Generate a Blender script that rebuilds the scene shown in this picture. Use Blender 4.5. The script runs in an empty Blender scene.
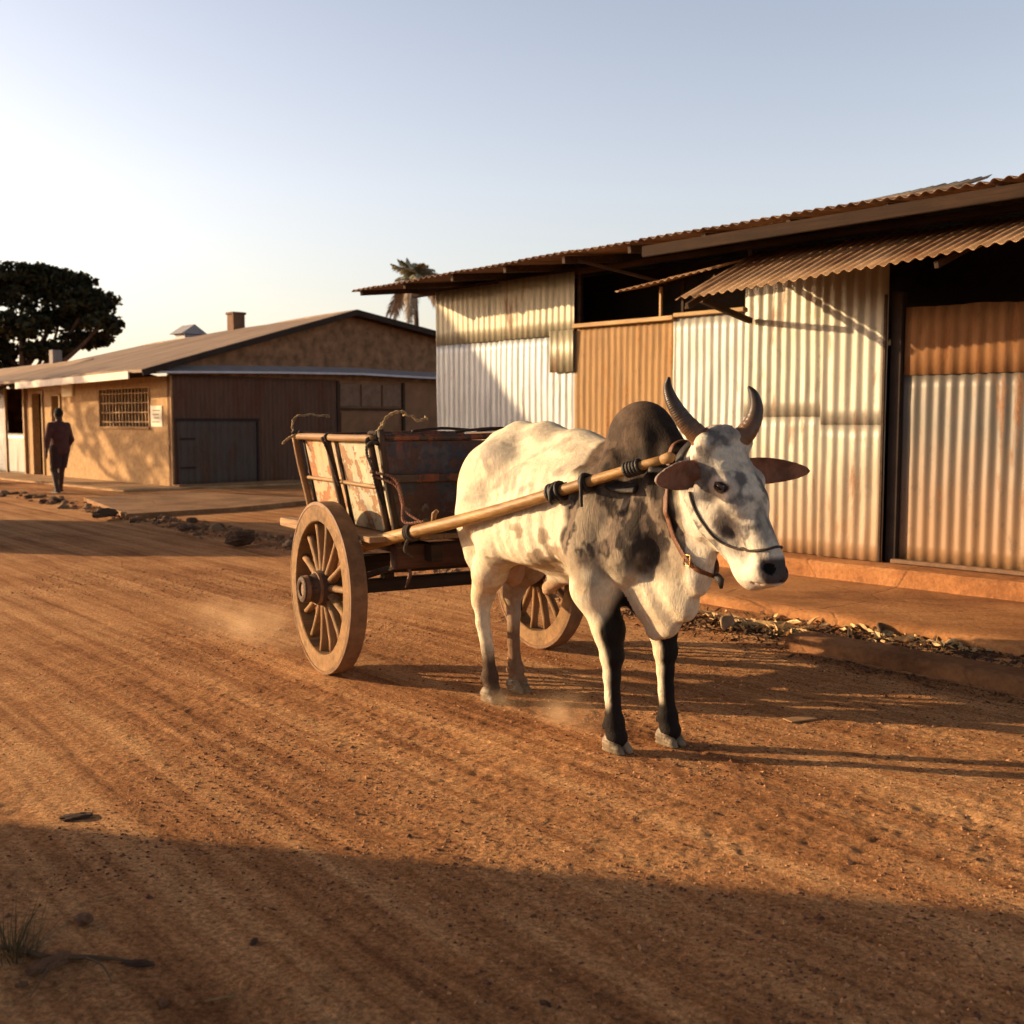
import bpy, bmesh, math, random
import numpy as np
from mathutils import Vector, Matrix, Euler
from mathutils.bvhtree import BVHTree
random.seed(7); RNG = np.random.default_rng(7)
sc = bpy.context.scene
COL = sc.collection
R = math.radians
FPX = 1100.0; CAM_H = 1.42; PITCH = math.atan(91 / FPX)

# ------------------------------------------------------------------ camera ray helper
def cam_ray(px, py):
    u = (px - 512) / FPX; v = -(py - 512) / FPX
    c, s = math.cos(PITCH), math.sin(PITCH)
    return Vector((u, c + v * s, -s + v * c))
def at_ground(px, py, z=0.0):
    d = cam_ray(px, py); t = (z - CAM_H) / d.z
    return Vector((d.x * t, d.y * t, z))
def at_depth(px, py, Y):
    d = cam_ray(px, py); t = Y / d.y
    return Vector((d.x * t, Y, CAM_H + d.z * t))

# ------------------------------------------------------------------ numpy noise
def _hash(ix, iy, iz, seed):
    h = (ix * 374761393 + iy * 668265263 + iz * 2147483647 + seed * 974634777) & 0xFFFFFFFF
    h = ((h ^ (h >> 13)) * 1274126177) & 0xFFFFFFFF
    h = (h ^ (h >> 16)) & 0xFFFFFFFF
    return h.astype(np.float64) / 4294967295.0
def vnoise(x, y, z=None, seed=0):
    x = np.asarray(x, float); y = np.asarray(y, float)
    z = np.zeros_like(x) if z is None else np.asarray(z, float)
    xi = np.floor(x).astype(np.int64); yi = np.floor(y).astype(np.int64); zi = np.floor(z).astype(np.int64)
    fx = x - xi; fy = y - yi; fz = z - zi
    fx = fx * fx * (3 - 2 * fx); fy = fy * fy * (3 - 2 * fy); fz = fz * fz * (3 - 2 * fz)
    r = 0
    for dx in (0, 1):
        wx = fx if dx else 1 - fx
        for dy in (0, 1):
            wy = fy if dy else 1 - fy
            for dz in (0, 1):
                wz = fz if dz else 1 - fz
                r = r + wx * wy * wz * _hash(xi + dx, yi + dy, zi + dz, seed)
    return r * 2 - 1
def fbm(x, y, z=None, oct=4, seed=0):
    r = 0; a = 0.5; f = 1.0
    for i in range(oct):
        r = r + a * vnoise(np.asarray(x) * f, np.asarray(y) * f, None if z is None else np.asarray(z) * f, seed + i)
        a *= 0.5; f *= 2.03
    return r
def sstep(a, b, x):
    t = np.clip((x - a) / (b - a), 0, 1); return t * t * (3 - 2 * t)

# ------------------------------------------------------------------ object helpers
def mesh_obj(name, verts, faces, mat=None, parent=None, smooth=False, mats=None, midx=None):
    me = bpy.data.meshes.new(name)
    me.from_pydata([tuple(v) for v in verts], [], [tuple(f) for f in faces])
    return link_mesh(name, me, mat, parent, smooth)
def link_mesh(name, me, mat, parent, smooth=False):
    me.update()
    if smooth: me.polygons.foreach_set('use_smooth', [True] * len(me.polygons))
    o = bpy.data.objects.new(name, me); COL.objects.link(o)
    if mat: me.materials.append(mat)
    if parent: o.parent = parent
    return o
def fast_mesh(name, V, Q, mat, parent=None, smooth=True):
    """V (n,3) array, Q (m,k) int array"""
    me = bpy.data.meshes.new(name); n, m, k = len(V), len(Q), Q.shape[1]
    me.vertices.add(n); me.vertices.foreach_set('co', np.ascontiguousarray(V, dtype=np.float32).ravel())
    me.loops.add(m * k); me.loops.foreach_set('vertex_index', np.ascontiguousarray(Q, dtype=np.int32).ravel())
    me.polygons.add(m); me.polygons.foreach_set('loop_start', np.arange(0, m * k, k, dtype=np.int32))
    me.polygons.foreach_set('use_smooth', np.full(m, smooth))
    me.update(calc_edges=True); me.validate()
    return link_mesh(name, me, mat, parent)
def bm_obj(name, bm, mat, parent=None, smooth=False):
    bmesh.ops.recalc_face_normals(bm, faces=bm.faces)
    me = bpy.data.meshes.new(name); bm.to_mesh(me); bm.free()
    return link_mesh(name, me, mat, parent, smooth)
def props(o, label=None, cat=None, group=None, kind=None):
    if label: o['label'] = label
    if cat: o['category'] = cat
    if group: o['group'] = group
    if kind: o['kind'] = kind
    return o
def empty(name, loc, rz, label, cat, group=None):
    o = bpy.data.objects.new(name, None); COL.objects.link(o)
    o.location = loc; o.rotation_euler = (0, 0, rz); o.empty_display_size = .2
    return props(o, label, cat, group)
def smoothed(o, ang=40):
    me = o.data
    me.polygons.foreach_set('use_smooth', [True] * len(me.polygons))
    try: me.set_sharp_from_angle(angle=R(ang))
    except Exception: pass
    return o
def add_box(bm, c, size, rot=None, bev=.004, segs=1):
    """box centred at c, rot = 3x3 matrix or None"""
    g = bmesh.ops.create_cube(bm, size=1.0); vs = g['verts']
    for v in vs: v.co = Vector((v.co.x * size[0], v.co.y * size[1], v.co.z * size[2]))
    if bev:
        es = list({e for v in vs for e in v.link_edges})
        r = bmesh.ops.bevel(bm, geom=es + vs, offset=min(bev, min(size) * .35), segments=segs, affect='EDGES', profile=.5)
        vs = list({v for f in r['faces'] for v in f.verts} | {v for v in vs if v.is_valid})
    M = rot if rot is not None else Matrix.Identity(3)
    for v in vs: v.co = M @ v.co + Vector(c)
    return vs
def add_beam(bm, a, b, w, h, bev=.004, wob=0.0, up=(0, 0, 1), n=1):
    """square timber from a to b (w across, h along 'up')"""
    a = Vector(a); b = Vector(b); d = b - a; L = d.length; x = d.normalized()
    y = Vector(up).cross(x).normalized(); z = x.cross(y)
    M = Matrix((x, y, z)).transposed()
    return add_box(bm, (a + b) / 2, (L, w, h), M, bev)
def catmull(P, n=8):
    P = [Vector(p) for p in P]; out = []
    Q = [2 * P[0] - P[1]] + P + [2 * P[-1] - P[-2]]
    for i in range(1, len(Q) - 2):
        for k in range(n):
            t = k / n; a, b, c, d = Q[i - 1], Q[i], Q[i + 1], Q[i + 2]
            out.append(.5 * ((2 * b) + (c - a) * t + (2 * a - 5 * b + 4 * c - d) * t * t + (3 * b - a - 3 * c + d) * t ** 3))
    out.append(P[-1]); return out
def add_tube(bm, pts, rad, sides=10, flat=1.0, upv=None, closed=False):
    """rad: number or list; flat scales the second axis"""
    pts = [Vector(p) for p in pts]; n = len(pts)
    rads = rad if isinstance(rad, (list, tuple)) else [rad] * n
    if len(rads) != n:
        rads = list(np.interp(np.linspace(0, 1, n), np.linspace(0, 1, len(rads)), rads))
    rings = []; prev = None
    for i, p in enumerate(pts):
        if closed: t = (pts[(i + 1) % n] - pts[i - 1])
        else: t = (pts[min(i + 1, n - 1)] - pts[max(i - 1, 0)])
        t = t.normalized() if t.length > 1e-9 else Vector((0, 0, 1))
        if upv is not None: u = Vector(upv) - t * Vector(upv).dot(t)
        elif prev is None: u = t.orthogonal()
        else: u = prev - t * prev.dot(t)
        if u.length < 1e-6: u = t.orthogonal()
        u.normalize(); prev = u; w = t.cross(u)
        rings.append([bm.verts.new(p + (u * math.cos(2 * math.pi * k / sides) + w * math.sin(2 * math.pi * k / sides) * flat) * rads[i]) for k in range(sides)])
    m = n if closed else n - 1
    for i in range(m):
        a, b = rings[i], rings[(i + 1) % n]
        for k in range(sides): bm.faces.new((a[k], a[(k + 1) % sides], b[(k + 1) % sides], b[k]))
    if not closed:
        bm.faces.new(rings[0][::-1]); bm.faces.new(rings[-1])
def add_rope(bm, pts, rad, turns_per_m=28, strands=2, sides=6):
    """twisted rope of helical strands"""
    P = catmull(pts, 10)
    # resample
    d = [0]
    for i in range(1, len(P)): d.append(d[-1] + (P[i] - P[i - 1]).length)
    L = d[-1]; n = max(8, int(L / (rad * .9)))
    S = []; j = 0
    for i in range(n):
        s = L * i / (n - 1)
        while j < len(d) - 2 and d[j + 1] < s: j += 1
        t = (s - d[j]) / max(1e-9, d[j + 1] - d[j]); S.append(P[j].lerp(P[j + 1], min(1, t)))
    prev = None; fr = []
    for i in range(n):
        t = (S[min(i + 1, n - 1)] - S[max(0, i - 1)]).normalized()
        u = t.orthogonal() if prev is None else prev - t * prev.dot(t)
        u.normalize(); prev = u; fr.append((u, t.cross(u)))
    for k in range(strands):
        q = []
        for i in range(n):
            a = 2 * math.pi * (k / strands + turns_per_m * L * i / (n - 1))
            q.append(S[i] + (fr[i][0] * math.cos(a) + fr[i][1] * math.sin(a)) * rad * .5)
        add_tube(bm, q, rad * .62, sides)
def add_lathe(bm, prof, axis_o, ax, sides=32):
    """prof: list of (dist along axis, radius); ax: unit axis"""
    ax = Vector(ax).normalized(); u = ax.orthogonal().normalized(); w = ax.cross(u); rings = []
    for s, r in prof:
        rings.append([bm.verts.new(Vector(axis_o) + ax * s + (u * math.cos(2 * math.pi * k / sides) + w * math.sin(2 * math.pi * k / sides)) * max(r, 1e-4)) for k in range(sides)])
    for a, b in zip(rings, rings[1:]):
        for k in range(sides): bm.faces.new((a[k], a[(k + 1) % sides], b[(k + 1) % sides], b[k]))
    bm.faces.new(rings[0][::-1]); bm.faces.new(rings[-1])

# ------------------------------------------------------------------ materials
class NT:
    def __init__(s, name):
        s.m = bpy.data.materials.new(name); s.m.use_nodes = True
        s.t = s.m.node_tree; s.n = s.t.nodes; s.l = s.t.links
        s.b = s.n['Principled BSDF']; s.out = s.n['Material Output']
        s.co = s.n.new('ShaderNodeTexCoord')
    def node(s, ty, **kw):
        n = s.n.new(ty)
        for k, v in kw.items(): setattr(n, k, v)
        return n
    def put(s, sock, v):
        if hasattr(v, 'links') or isinstance(v, bpy.types.NodeSocket): s.l.new(v, sock)
        else: sock.default_value = v
    def vec(s, scale=(1, 1, 1), src='Object', rot=(0, 0, 0)):
        mp = s.node('ShaderNodeMapping'); s.l.new(s.co.outputs[src], mp.inputs[0])
        mp.inputs['Scale'].default_value = scale; mp.inputs['Rotation'].default_value = rot; return mp.outputs[0]
    def noise(s, scale, vec=None, detail=6, rough=.6, dist=0.0):
        n = s.node('ShaderNodeTexNoise'); n.inputs['Scale'].default_value = scale
        n.inputs['Detail'].default_value = detail; n.inputs['Roughness'].default_value = rough
        n.inputs['Distortion'].default_value = dist
        s.l.new(vec if vec is not None else s.co.outputs['Object'], n.inputs['Vector']); return n.outputs[0]
    def ramp(s, fac, stops, interp='LINEAR'):
        r = s.node('ShaderNodeValToRGB'); r.color_ramp.interpolation = interp
        e = r.color_ramp.elements
        while len(e) > 1: e.remove(e[-1])
        for i, (p, c) in enumerate(stops):
            c = (c, c, c, 1) if not hasattr(c, '__len__') else (*c[:3], 1)
            if i == 0: e[0].position = p; e[0].color = c
            else: x = e.new(p); x.color = c
        s.l.new(fac, r.inputs[0]); return r.outputs[0]
    def mix(s, fac, a, b, mode='MIX'):
        m = s.node('ShaderNodeMix', data_type='RGBA', blend_type=mode)
        s.put(m.inputs[0], fac)
        for k, v in ((6, a), (7, b)):
            if isinstance(v, (tuple, list)): v = (*v[:3], 1)
            s.put(m.inputs[k], v)
        return m.outputs[2]
    def math(s, op, a, b=0.0, clamp=False):
        m = s.node('ShaderNodeMath', operation=op, use_clamp=clamp); s.put(m.inputs[0], a); s.put(m.inputs[1], b); return m.outputs[0]
    def bump(s, h, strength=.3, dist=.01, prev=None):
        b = s.node('ShaderNodeBump'); b.inputs['Strength'].default_value = strength; b.inputs['Distance'].default_value = dist
        s.l.new(h, b.inputs['Height'])
        if prev is not None: s.l.new(prev, b.inputs['Normal'])
        return b.outputs[0]
    def fin(s, col=None, rough=.8, normal=None, metal=0.0, spec=.3):
        if col is not None: s.put(s.b.inputs['Base Color'], (*col, 1) if isinstance(col, tuple) else col)
        s.put(s.b.inputs['Roughness'], rough); s.put(s.b.inputs['Metallic'], metal)
        s.b.inputs['Specular IOR Level'].default_value = spec
        if normal is not None: s.l.new(normal, s.b.inputs['Normal'])
        return s.m
    def xyz(s, src='Object', i=2):
        sp = s.node('ShaderNodeSeparateXYZ'); s.l.new(s.co.outputs[src], sp.inputs[0]); return sp.outputs[i]

def m_plain(name, c, rough=.8, var=.35, sc_=9, bump=.2, metal=0.0, spec=.3, stretch=(1, 1, 1)):
    t = NT(name); v = t.vec(stretch); n = t.noise(sc_, v)
    lo = tuple(x * (1 - var) for x in c); hi = tuple(min(1, x * (1 + var)) for x in c)
    col = t.ramp(n, [(.3, lo), (.7, hi)])
    n2 = t.noise(sc_ * 6, v, 4)
    return t.fin(col, rough, t.bump(n2, bump, .01), metal, spec)

def m_wood(name, c1, c2, axis=0, rough=.7, sc_=14, bump=.5, dust=None):
    """grain runs along the object's axis"""
    t = NT(name); s = [1.0, 1.0, 1.0]; s[axis] = .06
    v = t.vec(tuple(s)); n = t.noise(sc_ * 2.2, v, 8, .65, .6); n2 = t.noise(sc_ * 8, v, 4, .6)
    big = t.noise(2.2)
    col = t.ramp(n, [(.28, c1), (.5, tuple((a + b) / 2 for a, b in zip(c1, c2))), (.68, c2)])
    col = t.mix(t.ramp(big, [(.35, 0), (.65, .5)]), col, tuple(x * .55 for x in c1))
    cr = t.noise(sc_ * 5, t.vec(tuple(1.0 if q == 1.0 else .03 for q in s)), 3, .6); col = t.mix(t.ramp(cr, [(.30, .8), (.37, 0)]), col, tuple(x * .3 for x in c1))
    gr = t.noise(7, None, 7, .75); col = t.mix(t.ramp(gr, [(.52, 0), (.66, .5)]), col, tuple(x * .5 for x in c2))
    if dust: col = t.mix(t.ramp(t.noise(5, None, 6, .7), [(.4, 0), (.72, .8)]), col, dust)
    h = t.math('ADD', n, n2)
    return t.fin(col, rough, t.bump(h, bump, .004), 0, .25)

def m_sheet(name, base, rust=(.17, .075, .030), rust_amt=.3, dirt_z=.45, dirt_top=1.0, streak=.5, metal=.25, rough=.5, vshift=0.0):
    """weathered corrugated iron; object x runs along the wall, z up (metres above the wall foot)"""
    t = NT(name)
    v1 = t.vec((1, 1, .09)); v2 = t.vec((1, 1, .3))
    st = t.noise(16, v1, 6, .65); pat = t.noise(2.3, v2, 7, .7, .4); fine = t.noise(60, t.vec((1, 1, .4)), 4, .7)
    base = tuple(x * .64 for x in base); dk = tuple(x * .55 for x in base)
    col = t.ramp(st, [(.3, dk), (.5, base), (.75, tuple(min(1, x * 1.12) for x in base))])
    col = t.mix(streak * .5, col, t.ramp(t.noise(3.1, v2, 5), [(.35, dk), (.62, base)]))
    rm = t.math('ADD', pat, t.math('MULTIPLY', t.math('SUBTRACT', st, .5), .55))
    k = .655 - rust_amt * .36
    rm = t.ramp(rm, [(k, 0), (k + .07, .55), (k + .16, 1)])
    rc = t.ramp(fine, [(.3, tuple(x * .6 for x in rust)), (.7, tuple(x * 1.7 for x in rust))])
    col = t.mix(rm, col, rc)
    # splash-up of red road dust at the foot of the sheets
    z = t.xyz('Object', 2)
    zz = t.math('ADD', z, t.math('MULTIPLY', t.math('SUBTRACT', pat, .5), 1.0))
    zz = t.math('ADD', zz, t.math('MULTIPLY', t.math('SUBTRACT', st, .5), .7))
    dm = t.math('SUBTRACT', 1.0, t.math('DIVIDE', t.math('SUBTRACT', zz, dirt_z - .3), dirt_top), True)
    dm = t.math('MULTIPLY', dm, .85, True)
    col = t.mix(dm, col, (.29, .155, .068))
    sp = t.ramp(t.noise(9, t.vec((1, 1, .5)), 6, .8), [(.56, 0), (.70, .6)]); col = t.mix(sp, col, tuple(x * .5 for x in base))
    rg = t.math('ADD', t.math('MULTIPLY', rm, .3), rough, True)
    return t.fin(col, rg, t.bump(fine, .25, .002), t.math('MULTIPLY', t.math('SUBTRACT', 1.0, t.math('MAXIMUM', rm, dm)), metal), .4)
# ------------------------------------------------------------------ signed-distance modelling (bull, person)
class Vol:
    def __init__(s, lo, hi, h):
        s.lo = np.array(lo, float); s.h = h
        s.n = np.ceil((np.array(hi) - s.lo) / h).astype(int) + 1
        s.d = np.full(tuple(s.n), .25, dtype=np.float32)
        s.T = None          # optional coordinate change (head yaw)
    def region(s, c, r):
        i0 = np.maximum(0, np.floor((np.array(c) - r - s.lo) / s.h).astype(int)); i1 = np.minimum(s.n, np.ceil((np.array(c) + r - s.lo) / s.h).astype(int) + 1)
        sl = tuple(slice(a, max(a, b)) for a, b in zip(i0, i1))
        ax = [(s.lo[k] + s.h * np.arange(sl[k].start, sl[k].stop)).astype(np.float32) for k in range(3)]
        X, Y, Z = np.meshgrid(*ax, indexing='ij', sparse=False)
        return sl, X, Y, Z
    def comb(s, c, r, fn, k, op='u'):
        """c, r given in model space; if s.T set, the region is widened"""
        cc, rr = np.array(c, float), np.array(r, float) * np.ones(3)
        if s.T is not None:
            cc = np.array(s.T[1](*c)); rr = rr * 1.25
        sl, X, Y, Z = s.region(cc, rr + k * 1.2 + .03)
        if X.size == 0: return
        if s.T is not None: X, Y, Z = s.T[0](X, Y, Z)
        f = fn(X, Y, Z); d = s.d[sl]
        if op == 'u':
            h = np.maximum(k - np.abs(d - f), 0) / k if k > 0 else 0
            s.d[sl] = np.minimum(d, f) - h * h * k * .25
        elif op == 's':
            f = -f; h = np.maximum(k - np.abs(d - f), 0) / k
            s.d[sl] = np.maximum(d, f) + h * h * k * .25
        else:
            s.d[sl] = d + f
    def ell(s, c, r, k=.03, ry=0.0, rz=0.0, rx=0.0, op='u'):
        M = np.array(Euler((R(rx), R(ry), R(rz))).to_matrix().transposed()); c = np.array(c); r = np.array(r, float)
        def fn(X, Y, Z):
            x, y, z = X - c[0], Y - c[1], Z - c[2]
            a = M[0, 0] * x + M[0, 1] * y + M[0, 2] * z; b = M[1, 0] * x + M[1, 1] * y + M[1, 2] * z; e = M[2, 0] * x + M[2, 1] * y + M[2, 2] * z
            k0 = np.sqrt((a / r[0]) ** 2 + (b / r[1]) ** 2 + (e / r[2]) ** 2)
            k1 = np.sqrt((a / r[0] ** 2) ** 2 + (b / r[1] ** 2) ** 2 + (e / r[2] ** 2) ** 2) + 1e-9
            return k0 * (k0 - 1) / k1
        m = float(r.max()); ext = np.array([m, m, m]) if (ry or rz or rx) else r
        s.comb(c, ext, fn, k, op)
    def cap(s, a, b, ra, rb, k=.03, sy=1.0, op='u'):
        """round cone; sy widens (>1) or flattens (<1) it across the body"""
        a = np.array(a, float); b = np.array(b, float); ba = b - a
        ba_ = ba * np.array([1, 1 / sy, 1]); L2 = float(ba_ @ ba_) + 1e-12
        def fn(X, Y, Z):
            x, y, z = X - a[0], (Y - a[1]) / sy, Z - a[2]
            t = np.clip((x * ba_[0] + y * ba_[1] + z * ba_[2]) / L2, 0, 1)
            d = np.sqrt((x - t * ba_[0]) ** 2 + (y - t * ba_[1]) ** 2 + (z - t * ba_[2]) ** 2)
            return (d - (ra + (rb - ra) * t)) * min(1, sy)
        m = max(ra, rb); s.comb((a + b) / 2, np.abs(ba) / 2 + np.array([m, m * max(1, sy), m]), fn, k, op)
    def chain(s, P, r, k=.02, sy=1.0, op='u'):
        for i in range(len(P) - 1): s.cap(P[i], P[i + 1], r[i], r[i + 1], k, sy, op)
    def surface(s):
        """naive surface nets"""
        d = s.d; S = d < 0
        nx, ny, nz = d.shape
        cnt = np.zeros((nx - 1, ny - 1, nz - 1), np.int16)
        for a in (0, 1):
            for b in (0, 1):
                for c in (0, 1): cnt += S[a:nx - 1 + a, b:ny - 1 + b, c:nz - 1 + c]
        act = (cnt > 0) & (cnt < 8); I = np.argwhere(act)
        idx = -np.ones(act.shape, np.int64); idx[act] = np.arange(len(I))
        acc = np.zeros((len(I), 3)); num = np.zeros(len(I))
        cor = [(a, b, c) for a in (0, 1) for b in (0, 1) for c in (0, 1)]
        for p in cor:
            for ax in range(3):
                if p[ax]: continue
                q = list(p); q[ax] = 1
                dp = d[I[:, 0] + p[0], I[:, 1] + p[1], I[:, 2] + p[2]]; dq = d[I[:, 0] + q[0], I[:, 1] + q[1], I[:, 2] + q[2]]
                m = (dp < 0) != (dq < 0); t = np.where(m, dp / (dp - dq + 1e-20), 0)
                pos = np.array(p, float)[None].repeat(len(I), 0); pos[:, ax] += t
                acc += pos * m[:, None]; num += m
        V = (I + acc / num[:, None]) * s.h + s.lo
        F = []
        for ax in range(3):
            o = [k for k in range(3) if k != ax]
            sl0 = [slice(1, -1)] * 3; sl0[ax] = slice(0, -1); sl1 = list(sl0); sl1[ax] = slice(1, None)
            full = [slice(1, -1)] * 3; full[ax] = slice(0, None)
            A = S[tuple(sl0)]; B = S[tuple(sl1)]; e = np.argwhere(A != B)
            inside = A[tuple(e.T)]
            g = e.copy(); g[:, o[0]] += 1; g[:, o[1]] += 1        # grid index of the edge start
            qs = []
            for du, dv in ((-1, -1), (0, -1), (0, 0), (-1, 0)):
                c = g.copy(); c[:, o[0]] += du; c[:, o[1]] += dv; qs.append(idx[tuple(c.T)])
            q = np.stack(qs, 1)
            flip = inside if ax != 1 else ~inside
            q[~flip] = q[~flip][:, ::-1]; F.append(q)
        F = np.concatenate(F); F = F[(F >= 0).all(1)]
        return V, F
def laplace(V, F, it=2, lam=.5):
    E = np.concatenate([F[:, [0, 1]], F[:, [1, 2]], F[:, [2, 3]], F[:, [3, 0]]]); E = np.concatenate([E, E[:, ::-1]])
    n = len(V); deg = np.bincount(E[:, 0], minlength=n)
    for _ in range(it):
        S = np.stack([np.bincount(E[:, 0], weights=V[E[:, 1], k], minlength=n) for k in range(3)], 1)
        V = V + lam * (S / np.maximum(deg, 1)[:, None] - V)
    return V
def color_attr(o, C, name='coat'):
    a = o.data.color_attributes.new(name, 'FLOAT_COLOR', 'POINT')
    a.data.foreach_set('color', np.concatenate([C, np.ones((len(C), 1))], 1).astype(np.float32).ravel())

# ------------------------------------------------------------------ the bull
BULL_O = Vector((.233, 5.19, 0)); BULL_RZ = math.atan2(-.828, .56)
bull = empty('bull', BULL_O, BULL_RZ, 'cream white humped bull with dark grey hump and black forelegs, harnessed to the cart', 'bull')
BM = Matrix.Translation(BULL_O) @ Matrix.Rotation(BULL_RZ, 4, 'Z'); BMi = BM.inverted()
YAW = R(2); PX = 1.0; HS = 1.115; HZ = 1.33
def head_T():
    c, s_ = math.cos(YAW), math.sin(YAW)
    f = lambda X, Y, Z: (PX + ((X - PX) * c + Y * s_) / HS, (-(X - PX) * s_ + Y * c) / HS, HZ + (Z - HZ) / HS)      # body -> head frame
    g = lambda x, y, z: (PX + ((x - PX) * c - y * s_) * HS, ((x - PX) * s_ + y * c) * HS, HZ + (z - HZ) * HS)       # head frame -> body
    return f, g
HT = head_T()
LEGS = {'FN': dict(y=-.135, sh=(.44, -.15, .84), el=(.455, -.165, .70), kn=(.548, -.135, .415), fe=(.565, -.132, .125), ho=(.585, -.13)),
        'FF': dict(y=.13, sh=(.46, .15, .84), el=(.49, .165, .70), kn=(.600, .125, .415), fe=(.615, .13, .125), ho=(.636, .13)),
        'HN': dict(y=-.11, st=(-.27, -.165, .82), hk=(-.505, -.125, .50), fe=(-.455, -.11, .125), ho=(-.424, -.11)),
        'HF': dict(y=.115, st=(-.33, .165, .82), hk=(-.60, .13, .50), fe=(-.555, .115, .125), ho=(-.525, .115))}
def build_bull():
    v = Vol((-.92, -.46, -.02), (1.44, .46, 1.56), .0068)
    # trunk
    v.ell((.02, 0, 1.0), (.60, .252, .315), .05)
    v.ell((.43, 0, .93), (.30, .20, .325), .08)
    v.ell((-.385, 0, 1.11), (.262, .20, .235), .08)
    v.chain([(-.60, 0, 1.18), (-.48, 0, 1.285), (-.33, 0, 1.335), (-.12, 0, 1.325), (.15, 0, 1.275), (.40, 0, 1.25)], [.05, .06, .06, .07, .08, .07], .10)
    for s_ in (1, -1):
        v.ell((-.325, s_ * .155, 1.245), (.10, .055, .055), .13, ry=10)      # hook bone
        v.ell((-.64, s_ * .080, 1.10), (.05, .045, .06), .08)               # pin bone
        v.ell((-.50, s_ * .12, 1.0), (.18, .105, .28), .07, ry=-8)          # thigh
        v.cap((.54, s_ * .10, 1.24), (.42, s_ * .165, .88), .075, .105, .07)  # shoulder blade
        v.ell((.36, s_ * .185, 1.0), (.10, .05, .20), .08)
        v.ell((.60, s_ * .11, .86), (.11, .08, .13), .06)                   # point of shoulder
        v.ell((-.05, s_ * .20, .90), (.34, .08, .14), .08)
    v.ell((-.20, -.27, 1.12), (.10, .035, .09), .09, op='s')                 # hollow flank
    v.ell((-.20, .27, 1.12), (.10, .035, .09), .09, op='s')
    # hump, leaning back
    v.ell((.575, 0, 1.345), (.175, .125, .160), .022, ry=-6)
    v.ell((.545, 0, 1.285), (.165, .125, .13), .03)
    v.ell((.665, 0, 1.285), (.135, .115, .135), .05)
    # neck
    v.cap((.60, 0, 1.13), (.98, 0, 1.22), .155, .105, .08, .85)
    v.cap((.58, 0, .98), (.99, 0, 1.10), .17, .095, .08, .80)
    # dewlap: thin hanging skin
    v.chain([(1.01, 0, 1.02), (.94, 0, .83), (.85, 0, .68), (.75, 0, .565), (.67, 0, .535)], [.035, .045, .045, .035, .05], .05, .6)
    v.chain([(.93, 0, 1.00), (.84, 0, .86), (.74, 0, .73), (.62, 0, .72)], [.08, .09, .10, .11], .07, .55)
    v.ell((.66, 0, .70), (.13, .085, .12), .06)
    v.chain([(.90, .015, .98), (.87, .02, .80), (.76, .012, .60)], [.018, .022, .015], .03)
    v.chain([(.80, -.035, .92), (.77, -.03, .76), (.68, -.02, .62)], [.018, .022, .015], .03)
    # navel fold / sheath under the belly
    v.chain([(.10, 0, .71), (-.02, 0, .675), (-.09, 0, .625), (-.12, 0, .595)], [.05, .034, .026, .016], .05)
    v.ell((-.40, 0, .68), (.055, .06, .095), .03)                            # scrotum
    v.cap((-.40, 0, .85), (-.40, 0, .72), .06, .045, .05)
    # forelegs
    for nm in ('FN', 'FF'):
        L = LEGS[nm]; s_ = -1 if nm == 'FN' else 1
        v.chain([L['sh'], L['el'], (L['kn'][0] - .02, L['kn'][1], .52), L['kn']], [.110, .090, .060, .047], .05)
        v.ell((L['el'][0] - .035, L['el'][1] * .97, .73), (.06, .05, .07), .05)
        kx, ky, kz = L['kn']
        v.ell((kx + .006, ky, kz), (.052, .050, .058), .02)
        fx, fy, fz = L['fe']
        v.chain([(kx, ky, kz), (kx + .004, ky, kz - .09), ((kx + fx) / 2, ky, .24), (fx, fy, fz + .02)], [.046, .037, .033, .037], .015)
        v.cap((kx - .016, ky, kz - .10), (fx - .016, fy, fz + .03), .014, .018, .02)
        v.ell((fx, fy, fz), (.045, .045, .038), .02)
        v.cap((fx, fy, fz), (L['ho'][0] - .005, fy, .066), .038, .050, .02)
        for q in (-1, 1): v.ell((fx - .042, fy + q * .02, fz - .02), (.014, .012, .018), .01)
    # hind legs
    for nm in ('HN', 'HF'):
        L = LEGS[nm]; s_ = -1 if nm == 'HN' else 1
        st, hk, fe = L['st'], L['hk'], L['fe']
        v.cap((-.45, s_ * .13, 1.0), st, .14, .10, .07)
        v.cap((-.565, s_ * .11, .92), (-.54, s_ * .12, .74), .10, .072, .07)
        mid = ((st[0] + hk[0]) / 2 - .015, (st[1] + hk[1]) / 2, .665)
        v.chain([st, mid, (hk[0] + .015, hk[1], hk[2] + .05), hk], [.100, .080, .052, .047], .045)
        v.chain([(hk[0] - .02, mid[1], .74), (hk[0] - .045, hk[1], .555)], [.035, .018], .04)   # achilles
        v.ell((hk[0] - .012, hk[1], hk[2] + .01), (.050, .041, .058), .02)
        v.ell((hk[0] - .042, hk[1], hk[2] + .045), (.02, .02, .03), .02)
        v.chain([hk, (hk[0] + .008, hk[1], .40), ((hk[0] + fe[0]) / 2 + .006, fe[1], .26), (fe[0], fe[1], fe[2] + .02)], [.042, .035, .032, .036], .015)
        v.ell(fe, (.046, .045, .038), .02)
        v.cap(fe, (L['ho'][0] - .008, L['ho'][1], .066), .033, .043, .02)
        for q in (-1, 1): v.ell((fe[0] - .042, fe[1] + q * .02, fe[2] - .02), (.014, .012, .018), .01)
    # head, built straight then turned a little towards the camera
    v.T = HT
    v.ell((1.025, 0, 1.28), (.085, .106, .085), .04)
    v.cap((1.035, 0, 1.30), (1.145, 0, 1.14), .074, .076, .04, 1.26)
    v.cap((1.14, 0, 1.13), (1.262, 0, .955), .070, .050, .04, .98)
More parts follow.
